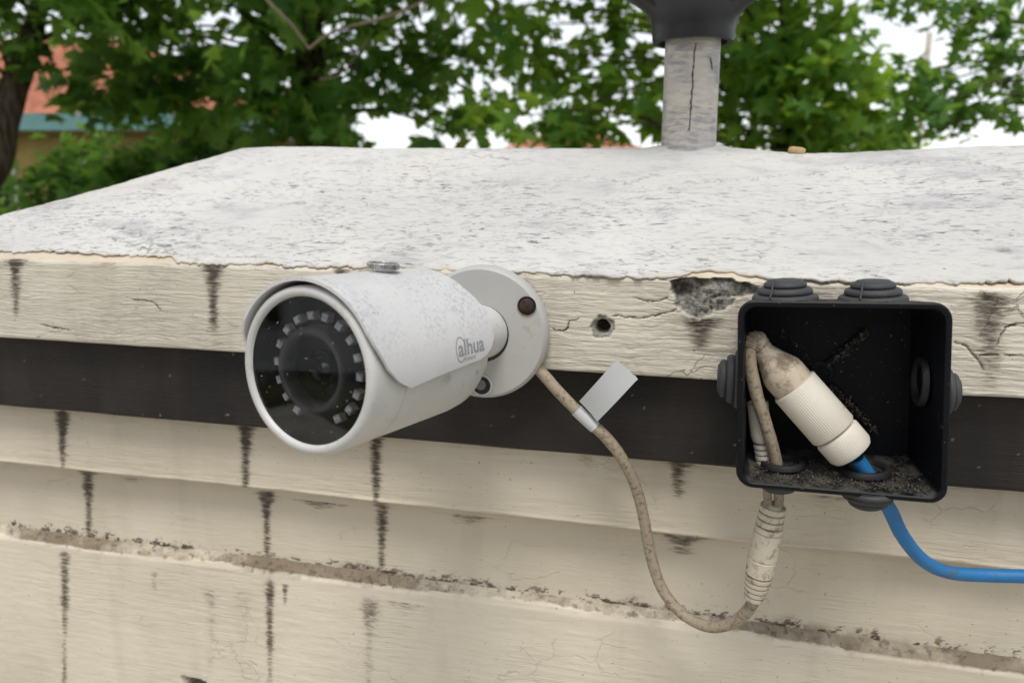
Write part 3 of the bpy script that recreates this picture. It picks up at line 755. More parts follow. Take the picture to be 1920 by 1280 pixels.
topm = np.clip(sstep(-.1, .75, np.cos(PH)).ravel(), 0, 1)
hood = mk('sun_shield', np.concatenate([Vo, Vi]), Fh, M['hood'], scam, attrs={'top': np.concatenate([topm, topm*0])}, flat_angle=40)
# thumb screw, knurled
bc = cy(.0463, .0366, 0.05)
ax_ = AV*math.cos(.05)+AU*math.sin(.05)
kn = lambda t, s_: 1+.035*np.sign(np.sin(t*44))*(1 if .0012 < s_ < .0052 else 0)
V, F = lathe([(-.002, .0032), (.0008, .0032), (.0010, .0064), (.0014, .0067), (.0026, .0068), (.0034, .0068), (.0038, .0064), (.0040, .0030), (.0036, .0026), (.0035, .0001)], bc, ax_, 264, rfun=kn)
mk('thumb_screw', V, F, M['steel'], hood, flat_angle=25)
# printed logo wrapped on the shield
def text_tris(txt, size, bold=0.):
    cu = bpy.data.curves.new('txt', 'FONT'); cu.body = txt; cu.size = size; cu.offset = bold; cu.resolution_u = 4
    ob = bpy.data.objects.new('txt', cu); sc.collection.objects.link(ob)
    dg = bpy.context.evaluated_depsgraph_get(); me = ob.evaluated_get(dg).to_mesh()
    V = np.array([v.co[:] for v in me.vertices])[:, :2]; F = [tuple(p.vertices) for p in me.polygons]
    bm = bmesh.new(); bm.from_mesh(me); bmesh.ops.triangulate(bm, faces=bm.faces)
    y0, y1 = V[:, 1].min(), V[:, 1].max()
    for k in range(1, 14):
        bmesh.ops.bisect_plane(bm, geom=bm.verts[:]+bm.edges[:]+bm.faces[:], plane_co=(0, y0+(y1-y0)*k/14, 0), plane_no=(0, 1, 0))
    bm.verts.index_update(); V = np.array([v.co[:] for v in bm.verts])[:, :2]; F = [tuple(v.index for v in f.verts) for f in bm.faces]; bm.free()
    ob.evaluated_get(dg).to_mesh_clear(); bpy.data.objects.remove(ob); bpy.data.curves.remove(cu)
    return V, F
def wrap(V, s0, p0, tilt=0., R=.03668):
    """2D print coords (m) onto the shield: x backward along the axis, y upward around it"""
    c, s_ = math.cos(tilt), math.sin(tilt)
    x = V[:, 0]*c - V[:, 1]*s_; y = V[:, 0]*s_ + V[:, 1]*c
    ph = math.radians(p0) - y/R
    return FC + (s0+x)[:, None]*AX + (R*np.cos(ph))[:, None]*AV + (R*np.sin(ph))[:, None]*AU
mb = MB()
V, F = text_tris('alhua', .0098, .00022)
wd = V[:, 0].max()-V[:, 0].min(); V[:, 0] = (V[:, 0]-V[:, 0].min())*(.0215/wd)
mb.add(wrap(V, .0530, 87.0), F)
t = np.linspace(math.radians(20), math.radians(318), 40); ctr = np.array([.0022, .0028])
ro = np.stack([np.cos(t)*.0040, np.sin(t)*.0056], 1)+ctr; ri = np.stack([np.cos(t)*.0034, np.sin(t)*.0050], 1)+ctr
mb.add(wrap(np.concatenate([ro, ri]), .0530, 87.0), [(i, i+1, 41+i, 40+i) for i in range(39)])
V, F = text_tris('TECHNOLOGY', .0022)
wd = V[:, 0].max()-V[:, 0].min(); V[:, 0] = (V[:, 0]-V[:, 0].min())*(.0098/wd)
mb.add(wrap(V, .0572, 91.0), F)
mb.build('logo_print', M['logo'], hood, smooth=False, label='grey printed logo on the shield')

# ------------------------------------------------------------------ junction box
BW, BH = .0885, .0865
YF = -.0440
c_tl, c_tr, c_br, c_bl = onY(1383, 562, YF), onY(1790, 567, YF), onY(1778, 948, YF), onY(1379, 913, YF)
def bx3(x, y, d):
    """local box coords: x right (0..BW), y down (0..BH), d depth from the front rim (0..0.0435)"""
    x = np.asarray(x, float); y = np.asarray(y, float); d = np.asarray(d, float)
    k = 1-.12*d/.044
    u = .5+(x/BW-.5)*k; v = .5+(y/BH-.5)*k
    u, v, d = np.broadcast_arrays(u, v, d)
    p = (1-u)[..., None]*(1-v)[..., None]*c_tl + u[..., None]*(1-v)[..., None]*c_tr + u[..., None]*v[..., None]*c_br + (1-u)[..., None]*v[..., None]*c_bl
    p = p.copy(); p[..., 1] = YF + d
    return p
def rrect(inset, rad, n=8):
    out = []
    for cx, cy_, a0 in ((BW-inset-rad, inset+rad, -90), (BW-inset-rad, BH-inset-rad, 0), (inset+rad, BH-inset-rad, 90), (inset+rad, inset+rad, 180)):
        for k in range(n+1):
            a = math.radians(a0+90*k/n); out.append((cx+rad*math.cos(a), cy_+rad*math.sin(a)))
    return np.array(out)
jbox = empty('junction_box', tuple(bx3(BW/2, BH/2, .0438)), 'open black plastic junction box without its lid on the pillar fascia', 'box')
rings = [(0., .0075, .0430), (0., .0075, .0015), (.0004, .0072, .0004), (.0010, .0068, 0.), (.0023, .0058, 0.), (.0028, .0054, .0005), (.0030, .0052, .002), (.0032, .0050, .0395)]
V = []; 
for ins, rad, d in rings: q = rrect(ins, rad); V.append(bx3(q[:, 0], q[:, 1], np.full(len(q), d)))
nq = len(V[0]); V = np.concatenate(V)
F = [tuple(f) for f in grid_faces(len(rings), nq, closed_v=True)] + [tuple(range(nq)), tuple(range((len(rings)-1)*nq, len(rings)*nq))[::-1]]
mk('box_shell', V, F, M['boxp'], jbox, flat_angle=30)

def grommet(center, axis, scale=1., squash=1., name_ring=True, n=40, torn=0.):
    prof = [(0, .0150)]
    for r0, h0, h1 in ((.0150, 0., .0034), (.0124, .0036, .0068), (.0098, .0070, .0098)):
        hh = h1-h0
        for t in (0, .15, .35, .5, .65, .85, 1.):
            prof.append((h0+hh*t, r0-.0010+.0010*math.sqrt(max(0, 1-(2*t-1)**2))-.0006*t))
    prof += [(.0099, .0075), (.0106, .0070), (.0108, .0045), (.0104, .0001)]
    prof = [(a*scale*squash, b*scale) for a, b in prof]
    rf = (lambda t, s_: 1+torn*(vnoise(t*1.3, np.full_like(t, s_*400), 3)-.5)) if torn else None
    V, F = lathe(prof, center, axis, n, rfun=rf)
    g = mk('cable_grommet', V, F, M['rubber'], jbox, flat_angle=50)
    return g
TOPV = bx3(BW*.5, 0., .02)-bx3(BW*.5, BH, .02); TOPV /= np.linalg.norm(TOPV)
RGTV = bx3(BW, BH*.5, .02)-bx3(0., BH*.5, .02); RGTV /= np.linalg.norm(RGTV)
gt1 = grommet(bx3(BW*.235, .0006, .020), TOPV, 1., .92); gt2 = grommet(bx3(BW*.690, .0006, .020), TOPV, 1., .92)
for g, fx in ((gt1, .235), (gt2, .690)):
    c0 = bx3(BW*fx, .0, .020)
    pth = crom([c0+RGTV*dx+TOPV*dz+np.array([0, dy, 0]) for dx, dy, dz in [(-.0075, -.0128, .0022), (-.0066, -.0108, .0052), (-.0058, -.0082, .0085), (-.0052, -.0062, .0098)]], 6)
    V, F = tube(pth, .00045, 8); mk('rubber_flash', V, F, M['rubber'], g)
grommet(bx3(.0008, BH*.472, .0225), -RGTV, .98, 1.12)
grommet(bx3(BW-.0008, BH*.47, .016), RGTV, .9, 1.0)
gb1 = grommet(bx3(BW*.215, BH-.0006, .012), -TOPV, .80, .75, torn=.10); gb2 = grommet(bx3(BW*.665, BH-.0006, .012), -TOPV, .92, 1.05, torn=.16)
def flange(center, axis, r=.0108):
    V, F = lathe([(0, r), (.0022, r-.0002), (.0028, r-.0010), (.0026, r-.0026), (0., r-.0030)], center, axis, 44, rfun=lambda t, s_: 1+.03*(vnoise(t*2, t*0+s_*300, 2)-.5))
    mk('grommet_flange', V, F, M['ringr'], jbox)
flange(bx3(BW*.235, BH-.0033, .020), TOPV, .0105); flange(bx3(BW*.665, BH-.0033, .020), TOPV, .0118); flange(bx3(BW-.0034, BH*.44, .0225), -RGTV, .0115)
# back plate bosses and diagonal fixing slots
for ang, cx, cyy, L in ((45, .60, .30, .026), (-45, .64, .66, .030)):
    d = (RGTV*math.cos(math.radians(ang))+TOPV*math.sin(math.radians(ang))); e = np.cross(d, [0, 1, 0]); c0 = bx3(BW*cx, BH*cyy, .0390)
    V = []
    for hh, sz in ((0, 1), (-.0008, .8)):
        for a, b in ((-1,-1),(1,-1),(1,1),(-1,1)): V.append(c0 + d*a*L/2*(.97 if hh else 1) + e*b*.0022*sz + np.array([0, hh, 0]))
    mk('fixing_slot', V, [(0,1,5,4),(1,2,6,5),(2,3,7,6),(3,0,4,7),(4,5,6,7)], M['boxp'], jbox, smooth=False)
V, F = lathe([(0, .0062), (.0012, .0058), (.0014, .0050), (.0014, .0036), (.0006, .0034), (.0006, .0001)], bx3(BW*.46, BH*.46, .0395), (0, -1, 0), 36); mk('screw_boss', V, F, M['boxp'], jbox, flat_angle=30)

# crumbs of dirt lying in the box
def crumbs(n, fn, size, seed):
    r = np.random.default_rng(seed); V = []; F = []
    T = np.array([(1,1,1),(1,-1,-1),(-1,1,-1),(-1,-1,1)], float)
    for i in range(n):
        p, outn = fn(r); sz = size*(.35+r.gamma(1.2, .6))
        A = r.normal(size=(3, 3)); Qm, _ = np.linalg.qr(A); st = np.array([1, .7, .5])*sz*(1+1.4*(r.random() < .12)*np.array([1.6, -.4, -.4]))
        V.append((T*st) @ Qm.T + p + outn*sz*.5); k = 4*i; F += [(k, k+1, k+2), (k, k+3, k+1), (k, k+2, k+3), (k+1, k+3, k+2)]
    return np.concatenate(V), F
sdm = N('dirt_crumbs')
c = sdm.mix(sdm.ramp(sdm.noise(900, detail=2), .3, .7), (.025, .021, .016), (.16, .135, .10)); M['crumb'] = sdm.bsdf(c, .9, spec=.1)
def on_floor(r):
    x = r.choice([r.beta(1.1, 2.2)*.8+.04, r.uniform(.04, .96), r.beta(6, 1.3)]); x = min(.955, max(.045, x)); d = .002+.034*r.beta(1.0, 1.7)
    return bx3(BW*x, BH-.0033, d), TOPV
V1, F1 = crumbs(2600, on_floor, .00020, 3)
mk('dirt_crumbs', V1, F1, M['crumb'], label='brown dirt crumbs scattered on the floor of the junction box', cat='dirt', kind='stuff', smooth=False)
def on_slot(ang, cx, cyy, L):
    d = (RGTV*math.cos(math.radians(ang))+TOPV*math.sin(math.radians(ang))); c0 = bx3(BW*cx, BH*cyy, .0355)
    def f(r): return c0 + d*r.uniform(-.5, .5)*L + TOPV*r.normal()*.0014 + np.array([0, -abs(r.normal())*.0008, 0]), TOPV*.5
    return f
Va, Fa = crumbs(160, on_slot(45, .60, .30, .026), .0003, 5); Vb, Fb = crumbs(190, on_slot(-45, .64, .66, .030), .00034, 6); Vc, Fc = crumbs(50, on_slot(-45, .30, .28, .018), .0003, 7)
mb = MB(); mb.add(Va, Fa); mb.add(Vb, Fb); mb.add(Vc, Fc)
mb.build('dirt_clumps', M['crumb'], label='grey dirt clinging to the slanted slots at the back of the box', cat='dirt', kind='stuff', smooth=False)

# ------------------------------------------------------------------ waterproof network gland in the box
def P(px, py, Y): return onY(px, py, Y)
ga, gb = P(1428, 655, -.026), P(1601, 851, -.0305)
GA = gb-ga; GL = np.linalg.norm(GA); GA /= GL
gland = empty('network_gland', tuple((ga+gb)/2), 'ivory ribbed waterproof cable gland lying slanted inside the black box', 'connector')
rib = lambda t, s_: 1+.005*np.sin(t*64)
R0 = .0111
s0 = GL*.345; s1 = GL*.79
V, F = lathe([(s0, .0080), (s0+.0003, R0-.0006), (s0+.0010, R0), (s1-.0012, R0*1.0), (s1-.0004, R0-.0006), (s1, .0085)], ga, GA, 512, rfun=rib); mk('gland_sleeve', V, F, M['gland'], gland, flat_angle=40)
V, F = lathe([(s1+.0002, .0085), (s1+.0007, R0-.0010), (s1+.0018, R0-.0003), (GL-.0030, R0-.0004), (GL-.0008, R0-.0016), (GL, R0-.0040), (GL+.0002, .0030)], ga, GA, 512, rfun=rib); mk('gland_nut', V, F, M['gland'], gland, flat_angle=40)
V, F = lathe([(s0+.001, R0-.0012), (s0-.006, R0-.0010), (s0-.009, R0-.0014), (s0-.0125, R0-.0030), (.004, .0058), (.0, .0046), (-.002, .0040)], ga, GA, 64); mk('gland_cone', V, F, M['cone'], gland)
pth = crom([ga+GA*.004, ga-GA*.002, P(1421, 640, -.027), P(1409, 641, -.0285), P(1404, 652, -.0295)], 8)
m_ = len(pth); V, F = tube(pth, .0001+np.array([.0048+.0005*(1 if i % 3 else -1) for i in range(m_)])*np.linspace(1, .82, m_), 24); mk('bend_boot', V, F, M['cone'], gland)
V, F = tube(crom([P(1405, 645, -.030), P(1408, 690, -.031), P(1420, 745, -.031), P(1438, 800, -.029), P(1452, 850, -.026), P(1459, 890, -.0235)], 10), .0030, 18, wob=.10); mk('gland_cord', V, F, M['cord'], gland)

# ------------------------------------------------------------------ camera cord with its plug couplings
croot = P(1015, 692, -.003)
cordr = empty('camera_cord', tuple(croot), 'grimy beige cord looping from the white camera down to the black box', 'cable')
cpts = [(985, 668, .0004), (1008, 690, -.0030), (1050, 737, -.0040), (1095, 782, -.0040), (1135, 818, -.0035), (1168, 862, -.0015), (1192, 912, .002), (1208, 975, .006), (1220, 1040, .008), (1240, 1100, .007), (1275, 1146, .003), (1315, 1170, -.003), (1350, 1174, -.008), (1385, 1160, -.013), (1408, 1135, -.017), (1418, 1112, -.019)]
V, F = tube(crom([P(*q) for q in cpts], 8), .00315, 20, wob=.06); mk('cord_jacket', V, F, M['cord'], cordr)
ka, kb = P(1452, 938, -.0225), P(1414, 1122, -.0195)
KA = kb-ka; KL = np.linalg.norm(KA); KA /= KL
def ribbed(s_a, s_b, ra, rb, n, deep=.0010):
    out = []; 
    for i in range(n):
        f0, f1 = i/n, (i+1)/n; sa, sb = s_a+(s_b-s_a)*f0, s_a+(s_b-s_a)*f1; r0 = ra+(rb-ra)*f0; r1 = ra+(rb-ra)*f1
        g = (sb-sa)
        out += [(sa, r0-deep), (sa+g*.22, r0-deep), (sa+g*.26, r0-.0001), (sa+g*.5, (r0+r1)/2), (sa+g*.96, r1-.0001)]
    return out
V, F = lathe([(KL*.03, .0030)] + ribbed(KL*.04, KL*.30, .0062, .0068, 4, .0018) + [(KL*.31, .0058)], ka, KA, 48); mk('strain_relief', V, F, M['plug'], cordr, flat_angle=35)
V, F = lathe([(KL*.305, .0055), (KL*.31, .0067), (KL*.34, .0069), (KL*.56, .0071), (KL*.565, .0067), (KL*.575, .0067), (KL*.58, .0071), (KL*.73, .0069), (KL*.735, .0055)], ka, KA, 48); mk('plug_barrel', V, F, M['plug'], cordr, flat_angle=35)
V, F = lathe([(KL*.735, .0055)] + ribbed(KL*.74, KL*1.0, .0069, .0052, 5, .0019) + [(KL*1.0, .0030)], ka, KA, 48); mk('strain_relief', V, F, M['plug'], cordr, flat_angle=35)
V, F = tube(crom([P(1437, 880, -.022), P(1438, 915, -.0225), P(1440, 938, -.0225), P(1446, 962, -.0225)], 6), .0021, 14); mk('cord_lead', V, F, M['cord'], cordr)
V, F = tube(crom([P(1459, 888, -.0236), P(1460, 915, -.0230), P(1460, 940, -.0225), P(1455, 962, -.0225)], 6), .0024, 14); mk('cord_lead', V, F, M['cord'], cordr)
# white plug standing in the lower left of the box
wa, wb = P(1420, 752, -.022), P(1434, 884, -.0225); WA = wb-wa; WL = np.linalg.norm(WA); WA /= WL
V, F = lathe([(0, .0001), (.0002, .0044), (WL*.02, .0050), (WL*.48, .0050), (WL*.56, .0042)] + ribbed(WL*.58, WL*.97, .0042, .0036, 5, .0020) + [(WL, .0020)], wa, WA, 32)
mk('plug_barrel', V, F, M['gland'], cordr, flat_angle=35)

# flag label wrapped on the cord
tg = [P(1098, 790, -.0075)]
tagr = empty('cable_tag', tuple(P(1098, 785, -.0074)), 'blank silver-grey flag label stuck around the beige cord', 'label')
pc = crom([P(*q) for q in [(1080, 768, -.0040), (1095, 782, -.0040), (1116, 801, -.0038)]], 8)
V, F = tube(pc, .00345, 20); mk('tag_wrap', V, F, M['tag'], tagr)
qs = [P(1086, 752, -.0075), P(1155, 675, -.010), P(1196, 710, -.0135), P(1120, 790, -.0082)]
nu, nv = 14, 8; V = []
for i in range(nu+1):
    for j in range(nv+1):
        u_, v_ = i/nu, j/nv
        p = qs[0]*(1-u_)*(1-v_)+qs[1]*u_*(1-v_)+qs[2]*u_*v_+qs[3]*(1-u_)*v_
        jag = (.0003*((j % 2)*2-1)) if i == nu else 0
        V.append(p + np.array([0, -.0016*math.sin(math.pi*u_)+.0008*math.sin(3*v_), jag]))
V = np.array(V); nV = len(V); V = np.concatenate([V, V+np.array([0, .00022, 0])])
gf = grid_faces(nu+1, nv+1); F = [tuple(f) for f in gf]+[tuple(f[::-1]+nV) for f in gf]
lp = [i*(nv+1) for i in range(nu+1)]+[nu*(nv+1)+j for j in range(1, nv+1)]+[i*(nv+1)+nv for i in range(nu-1, -1, -1)]+[j for j in range(nv-1, -1, -1)]
F += [(lp[i], lp[i+1], lp[i+1]+nV, lp[i]+nV) for i in range(len(lp)-1)]
mk('tag_flag', V, F, M['tag'], tagr, flat_angle=30)

# blue cable
bp = [(1606, 858, -.0300), (1625, 885, -.0285), (1648, 925, -.026), (1668, 955, -.0225), (1690, 1000, -.0180), (1720, 1040, -.0120), (1752, 1063, -.006), (1790, 1074, -.002), (1850, 1078, .001), (1930, 1080, .003), (2100, 1084, .008), (2400, 1100, .018)]
bend = [np.array(q) for q in ((XR-.03, .014, -.232), (XR+.012, .034, -.236), (XR+.012, .20, -.245), (XR+.008, .36, -.50))]
V, F = tube(crom([P(*q) for q in bp] + bend, 8), .0034, 20, wob=.05)
mk('network_cable', V, F, M['blue'], label='blue network cable leaving the bottom of the black box', cat='cable')

# ------------------------------------------------------------------ pipe and lamp fitting on the ridge
s = N('smeared_pipe_paint')
c = s.mix(s.ramp(s.noise(40, detail=4), .4, .62), (.56, .51, .44), (.47, .45, .43))
sm = s.ramp(s.noise(1, vec=s.map((70, 70, 300)), detail=7, rough=.75, dist=.4), .42, .62); zn = s.ramp(s.noise(35, detail=3, vec=s.map((1, 1, .7), loc=(4, 1, 0))), .25, .42)
c = s.mix(s.mul(s.mul(sm, zn), .8), c, (.22, .22, .235))
pt = s.ramp(s.noise(28, detail=2, vec=s.map((1, 1, 1), loc=(1, 7, 2))), .5, .62); c = s.mix(s.mul(pt, .6), c, (.62, .56, .47))
M['pipe'] = s.bsdf(c, .38, s.bump(sm, .35, .0008), spec=.6, metal=.15)
M['seam'] = mat_simple('dark_weld_seam', (.11, .10, .09), .8, .5, 500, var=.5, vscale=300)
M['fitting'] = mat_simple('satin_black_fitting', (.022, .023, .026), .42, .1, 300, spec=.45, var=.15)
zb = onY(1290, 285, .2)[2]-.004; ztop = onY(1290, 60, .2)[2]
PR = (onY(1342, 270, .2)[0]-onY(1240, 270, .2)[0])/2
lampo = empty('lamp_post', (PX, .2, zb), 'paint-smeared steel pipe with a flared black lamp fitting on the white cap', 'lamp post')
V, F = lathe([(0, PR*1.06), (.003, PR*1.03), (.008, PR*1.01), (.03, PR), (ztop-zb+.02, PR)], (PX, .2, zb), (0, 0, 1), 96, cap0=True, cap1=True); pipe = mk('pipe', V, F, M['pipe'], lampo, flat_angle=50)
sa = math.radians(-10)
def onpipe(z, ang, r=PR+.0001): return np.array([PX+r*math.sin(ang), .2-r*math.cos(ang), z])
mb = MB(); zz = np.linspace(onY(1290, 245, .18)[2], onY(1290, 82, .18)[2], 60); wv = .00015+.0010*fbm(zz*500, zz*0, 4, 4)*(.5+.9*fbm(zz*90, zz*0, 2, 6))
V = []
for z_, w_ in zip(zz, wv):
    an = math.radians(2 + 5*(z_-zz[0])/(zz[-1]-zz[0])) + .05*(vnoise(z_*300, 0., 2)-.5)
    V += [onpipe(z_, an-w_/PR, PR+.0001), onpipe(z_, an, PR+.0004), onpipe(z_, an+w_/PR, PR+.0001)]
F = []
for i in range(len(zz)-1): F += [(3*i, 3*i+1, 3*i+4, 3*i+3), (3*i+1, 3*i+2, 3*i+5, 3*i+4)]
mk('weld_seam', V, F, M['seam'], pipe)
g0 = onY(1329, 118, .182)
mb = MB()
V = [onpipe(g0[2]+dz, math.radians(42)+dx, PR+.0003) for dx, dz in ((-.06, .004), (.02, .0035), (.10, -.002), (.12, -.0045), (.06, -.004), (.0, 0))]
mk('pipe_gouge', V, [(0, 1, 2, 3, 4, 5)], M['seam'], pipe, smooth=False)
zl = lambda y: onY(1290, y, .2)[2]
rp = lambda wpx: wpx/2/FPX*.625
fz = [(zl(82), rp(112)), (zl(82), rp(131)), (zl(74), rp(134)), (zl(60), rp(135)), (zl(40), rp(141)), (zl(25), rp(156)), (zl(12), rp(178)), (zl(0), rp(205)), (zl(-14), rp(245)), (zl(-30), rp(300)), (zl(-38), rp(330)), (zl(-60), rp(332)), (zl(-62), rp(300)), (zl(-62), .0001)]
V, F = lathe([(a-zb, b) for a, b in fz], (PX, .2, zb), (0, 0, 1), 96); fit = mk('lamp_fitting', V, F, M['fitting'], lampo, flat_angle=60)
V, F = lathe([(zl(82)-zb+.0002, rp(112)), (zl(60)-zb, rp(108)), (zl(50)-zb, .001)], (PX, .2, zb), (0, 0, 1), 64); mk('fitting_socket', V, F, M['gap'], fit)
for sx in (-1, 1):
    V = []
    for k in range(12):
        t = 2*math.pi*k/12; zz_ = zl(12)+.0036*math.sin(t)+.0008*math.cos(t)*sx; an = sx*(math.radians(52)+.07*math.cos(t)+.10*math.sin(t))
        rr = np.interp(zz_, [a for a, b in fz[2:9]], [b for a, b in fz[2:9]])+.0003
        V.append(onpipe(zz_, an, rr))
    mk('vent_slot', V, [tuple(range(12))], M['gap'], fit, smooth=False)  # flat dark patch laid on the fitting, no opening cut

# crumb of mortar on the ridge, curled paint by the pipe
pe = onY(1494, 281, .195); s = N('mortar'); M['mortar'] = s.bsdf(s.mix(s.noise(300), (.40, .27, .13), (.58, .44, .27)), .9, s.bump(s.noise(500), .6, .001), spec=.1)
bm = bmesh.new(); bmesh.ops.create_icosphere(bm, subdivisions=3, radius=1)
V = np.array([v.co[:] for v in bm.verts]); F = [tuple(v.index for v in f.verts) for f in bm.faces]; bm.free()
sg = lambda a, p: np.sign(a)*np.abs(a)**p
V = sg(V, .6); V = V*(1+.18*(fbm(V[:, 0]*2.5+9, V[:, 1]*2.5+V[:, 2]*2, 3, 4)-.5))[:, None]*np.array([.0058, .0032, .0026])
ca, sa_ = math.cos(-.14), math.sin(-.14); V = np.stack([V[:, 0]*ca-V[:, 2]*sa_, V[:, 1], V[:, 0]*sa_+V[:, 2]*ca], 1)
pz = cap_z(np.array([pe[0]]), np.array([.195]))[0]
mk('mortar_crumb', V+np.array([pe[0], .195, pz+.0022]), F, M['mortar'], label='small tan mortar crumb resting on the ridge of the white cap', cat='crumb')

# ------------------------------------------------------------------ background: houses, pole, wire
M['tile'] = mat_simple('red_clay_roof_tile', (.43, .18, .115), .8, .5, 12, var=.25, vscale=6, spec=.15)
M['yellow'] = mat_simple('ochre_house_wall', (.40, .29, .11), .85, .3, 20, var=.15, vscale=2, spec=.1)
M['teal'] = mat_simple('teal_painted_gutter', (.12, .26, .25), .5, var=.1, vscale=2)
M['whitew'] = mat_simple('white_house_wall', (.80, .80, .80), .8, .2, 20, var=.08, vscale=1.5, spec=.15)
M['pane'] = mat_simple('dark_window_pane', (.012, .014, .016), .06, spec=.6)
M['frame'] = mat_simple('pale_window_frame', (.45, .43, .38), .6)
M['conc'] = mat_simple('pale_concrete_pole', (.42, .37, .29), .85, .3, 30, var=.12, vscale=3)
M['wire'] = mat_simple('black_wire', (.02, .02, .02), .6)
def house(name, label, base, rot, w_, d_, eave, rise, wall, over=.45, gut='teal', wins=((.5, 1.0, .8, 1.2),), tiles=26):
    """base: wall-coordinate point on the ground under the middle of the front eave; front looks along local -Y"""
    cr, sr_ = math.cos(rot), math.sin(rot)
    h = empty(name, base, label, 'house')
    def T(V):
        V = np.asarray(V, float); return np.stack([base[0]+V[:, 0]*cr-V[:, 1]*sr_, base[1]+V[:, 0]*sr_+V[:, 1]*cr, base[2]+V[:, 2]], 1)
    V, F = boxm((-w_/2, over, 0), (w_/2, d_-over, eave)); mk('wall', T(V), F, M[wall], h, smooth=False)
    # hipped roof laid in stepped courses of tile
    mb = MB(); half = d_/2; W = w_/2+over
    for side in range(4):
        L = [W, half, W, half][side]; run = half
        for k in range(tiles):
            f0, f1 = k/tiles, (k+1)/tiles; z0, z1 = eave+rise*f0+.035, eave+rise*f1
            a0, a1 = run*f0, run*f1
            if side in (0, 2):
                x0, x1 = W-a0, W-a1; y0, y1 = a0, a1; q = [(-x0, y0, z0), (x0, y0, z0), (x1, y1, z1), (-x1, y1, z1), (-x0, y0, z0-.04), (x0, y0, z0-.04)]
                if side == 2: q = [(x, 2*half-y, z) for x, y, z in q]
            else:
                q = [(-W+a0, a0, z0), (-W+a0, 2*half-a0, z0), (-W+a1, 2*half-a1, z1), (-W+a1, a1, z1), (-W+a0, a0, z0-.04), (-W+a0, 2*half-a0, z0-.04)]
                if side == 1: q = [(-x, y, z) for x, y, z in q]
            mb.add(T(q), [(0, 1, 2, 3), (4, 5, 1, 0)])
    mb.build('roof', M['tile'], h, smooth=False)
    mb = MB()
    for lo, hi in (((-W, -.03, eave-.24), (W, .04, eave+.02)), ((-W, 2*half-.04, eave-.24), (W, 2*half+.03, eave+.02)), ((-W-.03, .04, eave-.24), (-W+.04, 2*half-.04, eave+.02)), ((W-.04, .04, eave-.24), (W+.03, 2*half-.04, eave+.02))):
        V, F = boxm(lo, hi); mb.add(T(V), F)
    mb.build('gutter_board', M[gut], h, smooth=False)
    V, F = boxm((-W+.05, .05, eave-.26), (W-.05, 2*half-.05, eave-.2)); mk('soffit', T(V), F, M['frame'], h, smooth=False)
    for fx, z0, ww, hh in wins:
        x = -w_/2+w_*fx
        mb = MB()
        for lo, hi in (((x-ww/2-.07, over-.05, z0-.07), (x+ww/2+.07, over+.02, z0)), ((x-ww/2-.07, over-.05, z0+hh), (x+ww/2+.07, over+.02, z0+hh+.07)), ((x-ww/2-.07, over-.05, z0), (x-ww/2, over+.02, z0+hh)), ((x+ww/2, over-.05, z0), (x+ww/2+.07, over+.02, z0+hh)), ((x-.025, over-.04, z0), (x+.025, over+.02, z0+hh))):
            V, F = boxm(lo, hi); mb.add(T(V), F)
        wf = mb.build('window', M['frame'], h, smooth=False)
        V, F = boxm((x-ww/2, over-.015, z0), (x+ww/2, over+.02, z0+hh)); mk('pane', T(V), F, M['pane'], wf, smooth=False)
    return h
# ochre house behind the left trees: its eave line is seen at y 212..238 px, some 12.5 m off
e0 = atD(20, 213, 12.4); e1 = atD(520, 222, 13.0)
mid = atD(30, 213, 12.3); ev_h = mid[2]+H
house('ochre_house', 'ochre house with a red tiled roof and teal gutter board behind the trees', (mid[0]-1.1, mid[1], -H), PS*.9, 8.2, 6.6, ev_h, 1.75, 'yellow', wins=((.50, .75, .9, 1.45), (.70, .75, .9, 1.45), (.24, .75, .9, 1.45), (.9, .75, .8, 1.45)), tiles=22)
m2 = atD(1075, 272, 34.)
house('far_house', 'far house with a pinkish tiled roof behind the middle trees', (m2[0], m2[1], -H), PS, 5.5, 7., m2[2]+H-.15, 1.3, 'whitew', gut='whitew', wins=((.3, .9, 1., 1.2), (.7, .9, 1., 1.2)), tiles=16)
# unseen houses, added: one for the glass reflection, one to block low sky
house('street_house', 'white house with red tiled roof across the lane', (-9.0, -5.6, -H), math.radians(120), 9., 6., 2.9, 1.5, 'whitew', gut='tile', wins=((.25, .8, 1.2, 1.3), (.6, .8, 1.2, 1.3)), tiles=14)
house('street_house', 'long white house with red tiled roof facing the pillar across the lane', (2.5, -9.5, -H), math.radians(180), 15., 7., 3.6, 2.0, 'whitew', gut='frame', wins=((.2, .9, 1.3, 1.4), (.5, .9, 1.3, 1.4), (.8, .9, 1.3, 1.4)), tiles=14)
up0 = atD(1716, 330, 15.); up1 = atD(1722, 72, 15.)
V, F = lathe([(0, .075), (H+up1[2], .05), (H+up1[2]+.01, .0001)], (up0[0], up0[1], -H), (0, 0, 1), 16)
mk('utility_pole', V, F, M['conc'], label='thin pale concrete utility pole rising above the right trees', cat='pole')
wa_, wb_ = atD(1560, 238, 16.), atD(2100, 150, 14.)
tt = np.linspace(0, 1, 24)[:, None]; pth = wa_*(1-tt)+wb_*tt; pth[:, 2] -= .25*4*(tt*(1-tt))[:, 0]*.6
V, F = tube(pth, .010, 6); mk('overhead_wire', V, F, M['wire'], label='thin overhead wire crossing the sky at the right', cat='wire')

